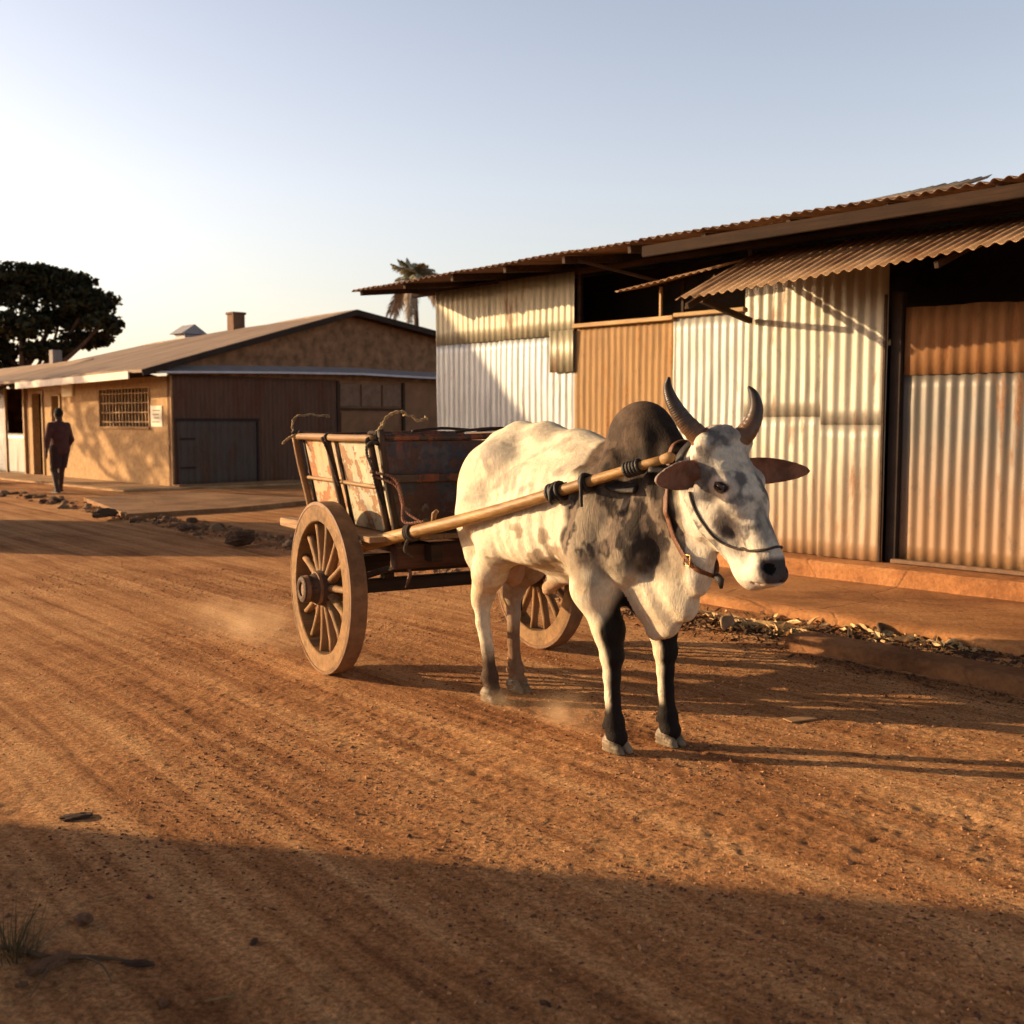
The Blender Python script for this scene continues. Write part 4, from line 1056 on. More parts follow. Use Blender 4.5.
# a few larger husks one can tell apart
def husk_thing(px, py, L, w, rz, tilt, mat, label, cat, name='husk', z=.03):
    g = at_ground(px, py); bm = bmesh.new(); P = catmull([(-L / 2, 0, 0), (-L / 5, w * .2, L * .06), (L / 5, -w * .1, L * .07), (L / 2, w * .3, L * .02)], 6)
    add_tube(bm, P, [w * .25, w * .5, w * .42, w * .1], 9, .45)
    o = bm_obj(name, bm, mat, None, True); o.location = (g.x, g.y, gz(g.x, g.y) + z); o.rotation_euler = (tilt, 0, rz); props(o, label, cat); return o
husk_thing(728, 632, .30, .09, 1.15, .3, rk2, 'grey brown slab of bark leaning at the left end of the gutter litter', 'bark', 'bark_piece')
husk_thing(765, 632, .24, .05, -.35, .1, husk, 'long pale corn husk in the gutter behind the muzzle', 'husk')
husk_thing(782, 630, .20, .045, .5, .15, husk, 'pale orange husk beside the small step stone in the gutter', 'husk')
husk_thing(880, 634, .22, .07, 1.3, .4, rk3, 'dark brown clod standing among dry leaves behind the kerb', 'clod', 'dirt_clod')
husk_thing(925, 636, .20, .06, .8, .3, rk3, 'dark twisted root piece at the right of the gutter leaves', 'root', 'root_piece')
g = at_ground(800, 720); bm = bmesh.new()
add_box(bm, (g.x, g.y, .006), (.15, .07, .006), Matrix.Rotation(.4, 3, 'Z'), .002); props(bm_obj('flat_litter', bm, m_plain('litter_card', (.34, .19, .09), .8, .2, 8)), "flat brown scrap lying on the road right of the bull's hooves", 'scrap')

# ------------------------------------------------------------------ pavements, kerb
def poly_slab(name, pts, z0, z1, mat, label, bev=.015, cuts=0, noise_=.0, **kw):
    bm = bmesh.new(); f = bm.faces.new([bm.verts.new((x, y, z1)) for x, y in pts])
    r = bmesh.ops.extrude_face_region(bm, geom=[f]); 
    for v in [e for e in r['geom'] if isinstance(e, bmesh.types.BMVert)]: v.co.z = z0
    if bev: bmesh.ops.bevel(bm, geom=[e for e in bm.edges if all(v.co.z > z1 - 1e-5 for v in e.verts)], offset=bev, segments=2, affect='EDGES')
    o = bm_obj(name, bm, mat); props(o, label, None, None, 'structure'); return o
def qa(q, a): return (NQ[0] * q - TQ[0] * a, NQ[1] * q - TQ[1] * a)
def m_pave(name, c, dk, dust=(.50, .26, .11)):
    t = NT(name); n = t.noise(1.4, None, 7, .65, .4); f = t.noise(26, None, 6, .75); g_ = t.noise(7, None, 6, .7)
    col = t.ramp(n, [(.35, dk), (.52, c), (.68, dust)])
    col = t.mix(.8, col, t.mix(1.0, col, t.ramp(f, [(.3, .6), (.7, 1.3)]), 'MULTIPLY'))
    vo = t.node('ShaderNodeTexVoronoi', feature='DISTANCE_TO_EDGE'); vo.inputs['Scale'].default_value = .9
    t.l.new(t.vec((1, 1, 1)), vo.inputs['Vector'])
    cr = t.ramp(t.math('ADD', vo.outputs['Distance'], t.math('MULTIPLY', t.math('SUBTRACT', g_, .5), .05)), [(.0, 0), (.012, 1)])
    col = t.mix(t.math('MULTIPLY', t.math('SUBTRACT', 1.0, cr), .45), col, (.12, .05, .025))
    return t.fin(col, .93, t.bump(t.math('ADD', t.math('MULTIPLY', g_, 1.2), t.math('ADD', f, t.math('MULTIPLY', cr, .6))), .6, .012), 0, .15)
PV = m_pave('dusty_pavement', (.34, .155, .06), (.20, .085, .034), (.44, .22, .09))
def strip(name, q0, q1, a0, a1, z0, z1, mat, label, wob=.02, step=.12, front_rough=.03, rows=6, seed=0, qf=None):
    """raised strip beside the road with a worn uneven front edge"""
    A = np.arange(a0, a1 + 1e-6, step); n = len(A)
    qq0 = q0 + wob * fbm(A * 1.1, A * 0, None, 4, 70 + seed) + front_rough * np.clip(fbm(A * 5, A * 0, None, 3, 71 + seed), 0, 1)
    rows_ = [(qq0, np.full(n, z0 - .06)), (qq0 + .004, np.full(n, z0 + (z1 - z0) * .55)), (qq0 + .014, z1 - .018 + .006 * fbm(A * 4, A * 0, None, 3, 72 + seed)), (qq0 + .045, z1 + .004 * fbm(A * 3, A * 0, None, 3, 73 + seed))]
    q1v = np.array([qf(a) for a in A]) if qf else np.full(n, q1)
    for k in range(1, rows + 1):
        t_ = k / rows; qv = (qq0 + .045) * (1 - t_) + q1v * t_; rows_.append((qv, z1 + .006 * fbm(A * 2 + k, qv * 2, None, 3, 74 + seed)))
    rows_.append((q1v + .002, np.full(n, z0 - .06)))
    V = np.concatenate([np.stack([NQ[0] * q - TQ[0] * A, NQ[1] * q - TQ[1] * A, z], 1) for q, z in rows_]); m = len(rows_)
    I = np.arange(m * n).reshape(m, n); Q = np.stack([I[:-1, :-1].ravel(), I[:-1, 1:].ravel(), I[1:, 1:].ravel(), I[1:, :-1].ravel()], 1)
    caps = []
    o = fast_mesh(name, V, np.concatenate([Q[:, ::-1]]), mat, None, True)
    bm = bmesh.new(); bm.from_mesh(o.data); bm.verts.ensure_lookup_table()
    for c in (0, n - 1): bm.faces.new([bm.verts[int(I[r, c])] for r in range(m)])
    bmesh.ops.recalc_face_normals(bm, faces=bm.faces); bm.to_mesh(o.data); bm.free()
    smoothed(o, 35); props(o, label, None, None, 'structure'); return o
def wall_q(a):   # where the shed wall line crosses at station a
    # X + .938 Y = 11.93 with point NQ*q - TQ*a
    return (11.93 + (TQ[0] + .938 * TQ[1]) * a) / (NQ[0] + .938 * NQ[1])
ak = a_of(790, 645)
strip('kerb', 5.60, 5.84, -9.0, ak - .02, 0, .085, m_pave('kerb_concrete', (.27, .13, .06), (.15, .066, .03), (.36, .18, .08)), 'worn raised kerb at the right road edge', wob=.03, rows=3, seed=1)
strip('pavement', 6.50, 0, -9.0, 9.6, 0, .075, PV, 'dusty raised dirt pavement in front of the corrugated shed', wob=.06, rows=14, seed=5, qf=lambda a: wall_q(a) + .3)
strip('plinth_step', 8.1, 0, -9.0, 8.2, .11, .222, m_pave('plinth_cement', (.42, .19, .075), (.30, .12, .05)), 'low cement step running along the foot of the shed wall', wob=.02, rows=3, seed=9, qf=lambda a: wall_q(a) + .28) if False else None
# plinth follows the wall, 0.34 m out
WD = Vector((.684, -.729, 0)).normalized(); WN = Vector((-.729, -.684, 0)).normalized()
WD = Vector((.938, -1, 0)).normalized(); WN = Vector((-1, -.938, 0)).normalized(); WA = Vector((-.93, 13.71, 0))
def wp(s, o=0.0, z=0.0): return WA + WD * s + WN * o + Vector((0, 0, z))
def wall_strip(name, s0, s1, o0, z0, z1, mat, label):
    S_ = np.arange(s0, s1, .1); n = len(S_)
    oo = o0 + .02 * fbm(S_ * 1.3, S_ * 0, None, 4, 80); rows_ = [(oo, z0 + 0 * S_), (oo - .004, z1 - .03 + 0 * S_), (oo - .025, z1 - .006 + 0 * S_), (oo - .06, z1 + .004 * fbm(S_ * 4, S_ * 0, None, 3, 81)), (0 * S_ + .02, z1 + .003 * fbm(S_ * 4, S_ * 0, None, 3, 82)), (0 * S_ - .15, z1 + 0 * S_)]
    V = np.concatenate([np.array([tuple(wp(s, o, z)) for s, o, z in zip(S_, o_, z_)]) for o_, z_ in rows_]); m = len(rows_)
    I = np.arange(m * n).reshape(m, n); Q = np.stack([I[:-1, :-1].ravel(), I[:-1, 1:].ravel(), I[1:, 1:].ravel(), I[1:, :-1].ravel()], 1)
    o = fast_mesh(name, V, Q, mat); bm = bmesh.new(); bm.from_mesh(o.data); bm.verts.ensure_lookup_table()
    for c in (0, n - 1): bm.faces.new([bm.verts[int(I[r, c])] for r in range(m)])
    bmesh.ops.recalc_face_normals(bm, faces=bm.faces)
    # make the step's top look up
    bm.to_mesh(o.data); bm.free(); smoothed(o, 35); props(o, label, None, None, 'structure')
wall_strip('step', -.2, 11.5, .36, .05, .222, m_pave('plinth_cement', (.38, .17, .065), (.24, .10, .04), (.45, .22, .09)), 'low worn cement step along the foot of the corrugated shed')
# ------------------------------------------------------------------ right-hand corrugated shed
# shed frame: local x along the wall (from its far-left corner), local y into the building, z up
SH_RZ = math.atan2(WD.y, WD.x)
shed = empty('corrugated_shed', WA, SH_RZ, 'long shed of patched corrugated iron sheets, silver, cream and rust, on the right', 'shed')
def sheet(name, s0, s1, z0, z1, mat, parent, y=0.0, pitch=.095, amp=.0042, seed=0, dent=.018, lean=0.0, ragged=0.0, dz=0):
    """corrugated sheet standing on the wall; the object's own origin is at the wall foot"""
    n = int((s1 - s0) / pitch * 8) + 1; m = max(3, int((z1 - z0) / .12)); x = np.linspace(s0, s1, n); z = np.linspace(0, 1, m)
    X, T = np.meshgrid(x, z, indexing='ij'); top = z1 + ragged * fbm(X * 3, X * 0, None, 3, seed + 5); Z = z0 + (top - z0) * T
    Y = y - amp * np.sin(X / pitch * 2 * np.pi) + dent * fbm(X * 1.7, Z * 1.7, None, 3, seed) - lean * (Z - z0)
    V = np.stack([X.ravel(), Y.ravel(), Z.ravel()], 1); V2 = V + np.array([0, .004, 0])
    I = np.arange(n * m).reshape(n, m); N_ = n * m
    Q = np.stack([I[:-1, :-1].ravel(), I[1:, :-1].ravel(), I[1:, 1:].ravel(), I[:-1, 1:].ravel()], 1)
    E_ = []
    for seq in (I[:, 0], I[::-1, -1], I[0, ::-1], I[-1, :]): E_.append(np.stack([seq[1:], seq[:-1], seq[:-1] + N_, seq[1:] + N_], 1))
    Q = np.concatenate([Q, Q[:, ::-1] + N_] + E_)
    return fast_mesh(name, np.concatenate([V, V2]), Q, mat, parent)
PALE = (.60, .58, .52); CREAM = (.62, .56, .42)
mA = m_sheet('sheet_silver_blue', (.50, .52, .53), rust_amt=.10, dirt_z=.35, dirt_top=.4, streak=.3, metal=.3)
mAu = m_sheet('sheet_dull_yellow', (.46, .41, .28), rust_amt=.22, dirt_z=-1, dirt_top=.2, streak=.5)
mB = m_sheet('sheet_orange_rust', (.46, .265, .105), rust=(.25, .115, .040), rust_amt=.26, dirt_z=.2, dirt_top=.5, metal=0, rough=.8)
mC = m_sheet('sheet_pale', (.54, .525, .46), rust_amt=.10, dirt_z=.4, dirt_top=.6, streak=.3)
mD = m_sheet('sheet_cream', (.51, .475, .375), rust_amt=.22, dirt_z=.55, dirt_top=1.0, streak=.7)
mE = m_sheet('sheet_cream_stained', (.48, .445, .355), rust_amt=.26, dirt_z=.55, dirt_top=1.0, streak=.8)
mF = m_sheet('door_grey', (.20, .175, .145), rust_amt=.34, dirt_z=.50, dirt_top=1.1, streak=.8)
mFr = m_sheet('door_rust_band', (.30, .135, .045), rust=(.13, .05, .018), rust_amt=.36, dirt_z=-1, dirt_top=.2, metal=0, rough=.85)
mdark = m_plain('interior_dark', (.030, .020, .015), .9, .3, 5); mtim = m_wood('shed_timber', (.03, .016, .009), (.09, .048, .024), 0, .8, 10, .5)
Z0 = .228
sheet('wall_sheet', .0, 1.20, Z0, 2.375, mA, shed, .000, seed=1)
sheet('wall_sheet', 1.16, 2.36, Z0, 2.385, mA, shed, -.008, seed=2)
sheet('wall_sheet', .0, 1.22, 2.345, 3.00, mAu, shed, -.020, seed=3); sheet('wall_sheet', 1.18, 2.37, 2.35, 3.02, mAu, shed, -.028, seed=4)
sheet('patch_strip', 2.02, 2.37, 1.95, 2.40, mAu, shed, -.050, seed=5)
sheet('wall_sheet', 2.36, 3.73, Z0, 2.415, mB, shed, -.010, pitch=.085, seed=6)
sheet('wall_sheet', 3.72, 4.60, Z0, 2.43, mC, shed, -.020, pitch=.09, seed=7)
sheet('wall_sheet', 4.57, 5.46, Z0, 1.50, mD, shed, -.045, pitch=.10, amp=.0058, seed=8, ragged=.02); sheet('wall_sheet', 4.575, 5.47, 1.46, 2.86, mD, shed, -.051, pitch=.10, amp=.0058, seed=8, ragged=.03)
sheet('wall_sheet', 5.40, 6.02, Z0, 1.42, mE, shed, -.075, pitch=.11, amp=.006, seed=9, ragged=.02); sheet('wall_sheet', 5.41, 6.02, 1.39, 2.86, mE, shed, -.081, pitch=.11, amp=.006, seed=9, ragged=.03)
def hbeam(name, s0, s1, o, z, w, h, mat, par=None, tilt=0):
    bm = bmesh.new(); add_beam(bm, (s0, -o, z), (s1, -o, z + tilt), w, h, .006); return bm_obj(name, bm, mat, par if par else shed)
hbeam('ledge', 2.37, 3.74, .03, 2.435, .08, .045, m_wood('ledge_wood', (.36, .21, .09), (.60, .40, .19), 0, .7), tilt=.0)
hbeam('ledge', 3.75, 4.58, .045, 2.455, .07, .04, m_wood('ledge_wood_pale', (.40, .25, .11), (.62, .42, .20), 0, .7))
# sliding door on its recessed dark jamb
door = bpy.data.objects.new('door', None); COL.objects.link(door); door.parent = shed; props(door, label='tall corrugated door, grey below and rust brown above')
sheet('door_sheet', 6.12, 8.6, .25, 1.82, mF, door, .030, pitch=.105, amp=.0062, seed=11)
sheet('door_sheet', 6.13, 8.6, 1.80, 2.36, mFr, door, .018, pitch=.105, amp=.0062, seed=12, ragged=.04)
hbeam('door_sill', 6.1, 8.7, .05, .245, .06, .035, m_plain('door_sill_iron', (.16, .09, .05), .7, .3, 12), door)
sheet('wall_sheet', 8.62, 10.6, Z0, 2.86, mE, shed, -.01, pitch=.1, seed=14)
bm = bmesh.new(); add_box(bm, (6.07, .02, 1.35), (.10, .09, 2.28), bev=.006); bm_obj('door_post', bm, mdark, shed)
bm = bmesh.new(); add_box(bm, (6.00, -.075, 1.35), (.025, .03, 2.24), bev=.004); bm_obj('post_strip', bm, mtim, shed)
# shell behind the skin: side, back and partition walls, floor, so the openings read as a dark room
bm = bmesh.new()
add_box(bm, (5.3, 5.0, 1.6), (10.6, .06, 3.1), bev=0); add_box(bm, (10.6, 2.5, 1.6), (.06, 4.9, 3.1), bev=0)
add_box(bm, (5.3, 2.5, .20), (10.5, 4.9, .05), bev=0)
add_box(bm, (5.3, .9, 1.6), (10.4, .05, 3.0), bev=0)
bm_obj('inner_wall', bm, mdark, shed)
sidew = sheet('gable_wall', 0, 5.0, Z0, 3.02, mA, shed, 0, seed=15); sidew.rotation_euler = (0, 0, math.pi / 2); sidew.location = (0.0, .01, 0)
for s in (2.39, 4.575): 
    bm = bmesh.new(); add_box(bm, (s, .04, 2.74), (.05, .05, .60), bev=.004); bm_obj('opening_post', bm, mtim, shed)
# roof: corrugated, slopes gently up from the street eave
def slope_sheet(name, s0, s1, o0, z0a, z0b, depth, rise_a, rise_b, mat, parent, pitch=.1, amp=.012, seed=0, sag=0.0, o0b=None, rag=0.0):
    n = int((s1 - s0) / pitch * 8) + 1; m = max(4, int(depth / .25)); x = np.linspace(s0, s1, n); t_ = np.linspace(0, 1, m)
    X, T = np.meshgrid(x, t_, indexing='ij'); f = (X - s0) / (s1 - s0); o0b = o0 if o0b is None else o0b
    Y = -(o0 + (o0b - o0) * f) + depth * T + rag * fbm(np.floor(X / .8) * 3.3, X * 0, None, 2, seed) * (1 - T)
    Z = (z0a + (z0b - z0a) * f) + (rise_a + (rise_b - rise_a) * f) * T + amp * np.sin(X / pitch * 2 * np.pi) + sag * (np.sin(f * np.pi)) + .012 * fbm(X * 1.1, T * 2, None, 3, seed) + .006 * ((np.floor(X / .8) % 2))
    V = np.stack([X.ravel(), Y.ravel(), Z.ravel()], 1); V2 = V - np.array([0, 0, .005]); I = np.arange(n * m).reshape(n, m); N_ = n * m
    Q = np.stack([I[:-1, :-1].ravel(), I[1:, :-1].ravel(), I[1:, 1:].ravel(), I[:-1, 1:].ravel()], 1); E_ = []
    for seq in (I[:, 0], I[::-1, -1], I[0, ::-1], I[-1, :]): E_.append(np.stack([seq[1:], seq[:-1], seq[:-1] + N_, seq[1:] + N_], 1))
    return fast_mesh(name, np.concatenate([V, V2]), np.concatenate([Q, Q[:, ::-1] + N_] + E_), mat, parent)
def m_roof(name, a, b, rust):
    t = NT(name); n = t.noise(1.6, t.vec((1, .3, 1)), 7, .7, .3); st = t.noise(9, t.vec((1, .08, 1)), 5, .65); f = t.noise(50, None, 4, .7)
    col = t.ramp(t.math('ADD', t.math('MULTIPLY', n, .6), t.math('MULTIPLY', st, .4)), [(.36, rust), (.5, a), (.64, b)])
    col = t.mix(.6, col, t.mix(1.0, col, t.ramp(f, [(.3, .65), (.7, 1.25)]), 'MULTIPLY'))
    return t.fin(col, .8, t.bump(f, .3, .003), 0, .25)
mR = m_roof('roof_iron', (.20, .125, .085), (.30, .20, .13), (.12, .055, .03))
mAw = m_roof('awning_iron', (.33, .20, .105), (.46, .30, .17), (.19, .085, .035))
roof = slope_sheet('roof', -.52, 10.8, .90, 2.985, 3.10, 6.2, .66, .66, mR, shed, seed=3, sag=.03)
slope_sheet('upper_roof', 4.3, 6.72, .58, 3.10, 3.14, .8, .15, .23, m_roof('upper_roof_iron', (.42, .31, .20), (.52, .40, .27), (.26, .15, .08)), shed, seed=6)
hbeam('fascia_board', 4.0, 10.7, .84, 2.96, .03, .10, m_wood('fascia_wood', (.018, .009, .005), (.045, .022, .011), 0, .9), tilt=.09)
for s in np.arange(-.42, 10.6, .85):
    bm = bmesh.new(); add_beam(bm, (s, -.83, 2.955 + .0095 * (s + 1.25)), (s, 4.9, 3.62 + .0095 * (s + 1.25)), .045, .07, .004); bm_obj('rafter', bm, mtim, shed)
hbeam('wall_plate', -.5, 10.6, -.03, 3.0, .06, .06, mtim, tilt=.08)
# diagonal brace under the eave and broken boards
bm = bmesh.new(); add_beam(bm, (3.62, -.02, 2.78), (3.05, -.70, 3.0), .035, .03); bm_obj('eave_brace', bm, mtim, shed)
# small propped awning over the opening
aw = bpy.data.objects.new('small_awning', None); COL.objects.link(aw); aw.parent = shed; props(aw, label='small rust brown awning sheet propped over the opening')
slope_sheet('awning_sheet', 3.35, 4.62, .48, 2.685, 2.80, .50, .10, .13, mAw, aw, pitch=.085, amp=.009, seed=8)
bm = bmesh.new(); add_box(bm, (3.56, -.03, 2.60), (.028, .03, .30), bev=.003); bm_obj('awning_prop', bm, m_wood('prop_wood', (.40, .24, .10), (.6, .4, .2), 2), aw)
bm = bmesh.new(); add_box(bm, (3.80, .02, 2.62), (.03, .03, .36), bev=.003); bm_obj('awning_prop', bm, mtim, aw)
bm = bmesh.new(); add_beam(bm, (3.85, -.0, 2.52), (4.50, -.40, 2.74), .03, .03); bm_obj('awning_stay', bm, mtim, aw)
# large awning
la = bpy.data.objects.new('large_awning', None); COL.objects.link(la); la.parent = shed; props(la, label='long tan corrugated awning sloping out over the door')
slope_sheet('awning_sheet', 4.62, 9.6, 1.12, 2.46, 2.74, 1.12, .50, .26, mAw, la, pitch=.095, amp=.012, seed=12, sag=.0, rag=.05)
for s in (4.68, 6.9, 9.4):
    bm = bmesh.new(); f = (s - 4.62) / 4.98; add_beam(bm, (s, -1.05, 2.44 + .28 * f - .04), (s, -.02, 2.92 + .05 * f - .05), .035, .05); bm_obj('awning_rafter', bm, mtim, la)
bm = bmesh.new(); add_beam(bm, (4.64, -.80, 2.48), (4.66, -.08, 2.34), .05, .05); bm_obj('awning_bracket', bm, mtim, la)

# ------------------------------------------------------------------ left-hand house (long wall to the street, gable to the camera)
HC = at_ground(173, 487, .06); HA = Vector((-.70, .714, 0)).normalized(); HB = Vector((.714, .70, 0)).normalized()
HRZ = math.atan2(HA.y, HA.x)
# local x runs along the street wall away from the camera, local y = -HB*... -> world HB is local -y
house = empty('plaster_house', (HC.x, HC.y, 0), HRZ, 'low brown plaster house with a wide sheet roof and barred window on the left', 'house')
plaster = (lambda t: t.fin(t.mix(.7, t.ramp(t.noise(1.5, None, 6, .65), [(.35, (.32, .185, .08)), (.65, (.47, .285, .125))]), t.ramp(t.noise(9, None, 6, .7), [(.3, (.26, .15, .07)), (.7, (.56, .38, .20))])), .9, t.bump(t.noise(20, None, 6, .7), .5, .01), 0, .15))(NT('ochre_plaster'))
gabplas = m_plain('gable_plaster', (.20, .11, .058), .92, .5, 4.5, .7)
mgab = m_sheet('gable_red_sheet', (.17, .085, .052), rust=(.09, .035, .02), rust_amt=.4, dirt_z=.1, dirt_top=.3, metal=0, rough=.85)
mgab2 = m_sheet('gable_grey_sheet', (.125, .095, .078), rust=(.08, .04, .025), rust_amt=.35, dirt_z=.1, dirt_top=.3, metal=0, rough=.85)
hroof = m_roof('house_roof', (.24, .165, .115), (.33, .235, .165), (.17, .10, .06))
LEN = 7.3
def hl(x, y, z): return Vector((x, y, z))
def hbox(name, c, size, mat, par=None, bev=.006, rot=None):
    bm = bmesh.new(); add_box(bm, c, size, rot, bev); return bm_obj(name, bm, mat, par or house)
# street wall (local plane y=0, outward = +y because world -HB); check orientation below
SGN = 1 if (Matrix.Rotation(HRZ, 3, 'Z') @ Vector((0, 1, 0))).dot(-HB) > 0 else -1
def Y(v): return v * SGN
EAVE = 2.50
# wall with window and door openings, built from butted pieces
def wall_piece(x0, x1, z0, z1, mat, th=.16, yo=0.0, name='wall', par=None): return hbox(name, ((x0 + x1) / 2, Y(-th / 2 + yo), (z0 + z1) / 2), (x1 - x0, th, z1 - z0), mat, par, .0)
bm = bmesh.new()
def wpz(x0, x1, z0, z1, th=.16): add_box(bm, ((x0 + x1) / 2, Y(-th / 2), (z0 + z1) / 2), (x1 - x0, th, z1 - z0), None, 0)
wx = (.98, 3.35); wz = (1.30, 2.12); d1 = (5.55, 6.05); d2 = (6.62, 7.28)
wpz(0, wx[0], 0, 2.35); wpz(wx[0], wx[1], 0, wz[0]); wpz(wx[0], wx[1], wz[1], 2.35); wpz(wx[1], d1[0], 0, 2.35)
wpz(d1[0], d1[1], 2.02, 2.35); wpz(d1[1], d2[0], 0, 2.35); wpz(d2[0], d2[1], 2.1, 2.35); wpz(d2[1], LEN + .3, 0, 2.35)
bm_obj('wall', bm, plaster, house)
win = bpy.data.objects.new('window', None); COL.objects.link(win); win.parent = house
bars = m_wood('window_lattice_wood', (.30, .17, .07), (.48, .30, .14), 2, .8)
bm = bmesh.new()
for x in np.linspace(wx[0] + .08, wx[1] - .08, 15): add_box(bm, (x, Y(-.05), sum(wz) / 2), (.045, .03, wz[1] - wz[0]), None, .004)
bm_obj('bars', bm, bars, win); bm = bmesh.new()
for z in np.linspace(wz[0] + .1, wz[1] - .1, 4): add_box(bm, (sum(wx) / 2, Y(-.022), z), (wx[1] - wx[0], .02, .03), None, .004)
bm_obj('lattice', bm, bars, win)
bm = bmesh.new(); add_box(bm, (sum(wx) / 2, Y(.01), wz[0] - .03), (wx[1] - wx[0] + .1, .08, .05), None, .005); add_box(bm, (wx[0] - .03, Y(.006), sum(wz) / 2), (.06, .04, wz[1] - wz[0]), None, .004); add_box(bm, (wx[1] + .03, Y(.006), sum(wz) / 2), (.06, .04, wz[1] - wz[0]), None, .004)
bm_obj('frame', bm, bars, win)
for d, z1, nm in ((d1, 2.02, 'door'), (d2, 2.1, 'door')):
    dr = bpy.data.objects.new('doorway', None); COL.objects.link(dr); dr.parent = house
    bm = bmesh.new()
    for x in d: add_box(bm, (x, Y(.008), z1 / 2), (.07, .06, z1), None, .004)
    add_box(bm, (sum(d) / 2, Y(.010), z1 + .035), (d[1] - d[0] + .1, .06, .07), None, .004); bm_obj('frame', bm, m_wood('door_frame_wood', (.34, .2, .09), (.5, .33, .16), 2, .8), dr)
    bm = bmesh.new(); add_box(bm, (sum(d) / 2 + (.12 if d is d2 else 0), Y(-.20), z1 / 2), ((d[1] - d[0]) * .62, .04, z1), None, .004); bm_obj('door_leaf', bm, m_plain('dark_door_paint', (.03, .025, .02), .7, .3), dr)
# interior block behind so openings stay dark
bm = bmesh.new(); add_box(bm, (LEN / 2, Y(-1.6), 1.25), (LEN - .4, .05, 2.4), None, 0); bm_obj('inner_wall', bm, mdark, house)
# paper notice at the corner and light box beside the door
hbox('paper_notice', (.62, Y(.012), 1.52), (.50, .012, .44), m_plain('paper', (.72, .66, .52), .8, .06, 5, 0), bev=.0)
txt = m_plain('notice_print', (.20, .14, .10), .9, .1)
bm = bmesh.new()
for k in range(4): add_box(bm, (.62 + .02 * (k % 2), Y(.021), 1.64 - .08 * k), (.34 - .06 * (k % 3), .003, .018), None, 0)
bm_obj('notice_lines', bm, txt, house)
hbox('wall_panel', (5.05, Y(.03), 2.20), (.62, .05, .40), m_plain('cream_board', (.80, .70, .46), .7, .06, 5, 0), bev=.008)
# gable wall facing the camera's right: local x=0 plane, runs towards -y*SGN
GW = 9.6; RY = 4.49; RZ_ = 3.92; RE = RZ_ - .15 * (GW + .5 - RY)
OH = .78; EV = EAVE - .12
def gy_(s): return Y(-s)
def gable_poly(s0, s1, zb, n=12, off=0.0, th=.14):
    S_ = np.linspace(s0, s1, n); top = [(EV + (RZ_ - EV) * (s + OH) / (RY + OH)) if s < RY else RZ_ - .15 * (s - RY) for s in S_]
    return S_, top
bm = bmesh.new(); S_, T_ = gable_poly(.0, GW, 2.4, 25)
fr = [bm.verts.new((-off_, gy_(s), z)) for off_ in (0,) for s, z in [(S_[0], 2.38)] + [(S_[-1], 2.38)] + [(s, t - .06) for s, t in list(zip(S_, T_))[::-1]]]
bm.faces.new(fr); r = bmesh.ops.extrude_face_region(bm, geom=bm.faces[:])
for v in [e for e in r['geom'] if isinstance(e, bmesh.types.BMVert)]: v.co.x += .14
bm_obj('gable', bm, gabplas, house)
# lower gable wall in panels
def gsheet(name, s0, s1, z0, z1, mat, off, seed, pitch=.11):
    o = sheet(name, s0, s1, z0, z1, mat, house, 0, pitch=pitch, amp=.009, seed=seed)
    o.rotation_euler = (0, 0, -math.pi / 2 * SGN); o.location = (-off, 0, 0); return o
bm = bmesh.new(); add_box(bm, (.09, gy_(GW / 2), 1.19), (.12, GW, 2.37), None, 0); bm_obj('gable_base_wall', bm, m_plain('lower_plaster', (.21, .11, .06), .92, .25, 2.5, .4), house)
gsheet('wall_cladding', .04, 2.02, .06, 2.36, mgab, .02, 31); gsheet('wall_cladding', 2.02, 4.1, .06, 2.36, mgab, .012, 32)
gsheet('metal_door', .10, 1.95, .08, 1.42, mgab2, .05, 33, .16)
bm = bmesh.new(); add_box(bm, (-.055, gy_(1.05), 1.45), (.04, 1.95, .05), None, .004); add_box(bm, (-.055, gy_(1.99), .75), (.04, .05, 1.38), None, .004); bm_obj('door_frame', bm, mdark, house)
bm = bmesh.new()
for k in range(3): add_box(bm, (.012, gy_(4.5 + k * .62), 2.02), (.05, .56, .52), None, .006)
bm_obj('shutter_panel', bm, m_plain('faded_shutter', (.17, .105, .068), .9, .3, 6), house)
bm = bmesh.new(); add_box(bm, (.02, gy_(5.1), 1.05), (.04, 1.7, 1.15), None, .006); bm_obj('boarded_panel', bm, m_plain('boarding', (.20, .105, .055), .9, .25, 3), house)
bm = bmesh.new()
for s in (4.16, 6.1): add_box(bm, (-.0, gy_(s), 1.2), (.07, .07, 2.3), None, .006)
add_box(bm, (-.0, gy_(5.13), 1.70), (.06, 1.86, .05), None, .004); bm_obj('timber_frame', bm, mtim, house)
bm = bmesh.new()
for z in (.45, 1.05): add_box(bm, (-.066, gy_(.32), z), (.02, .34, .04), None, .003)
bm_obj('hinge', bm, mdark, house)
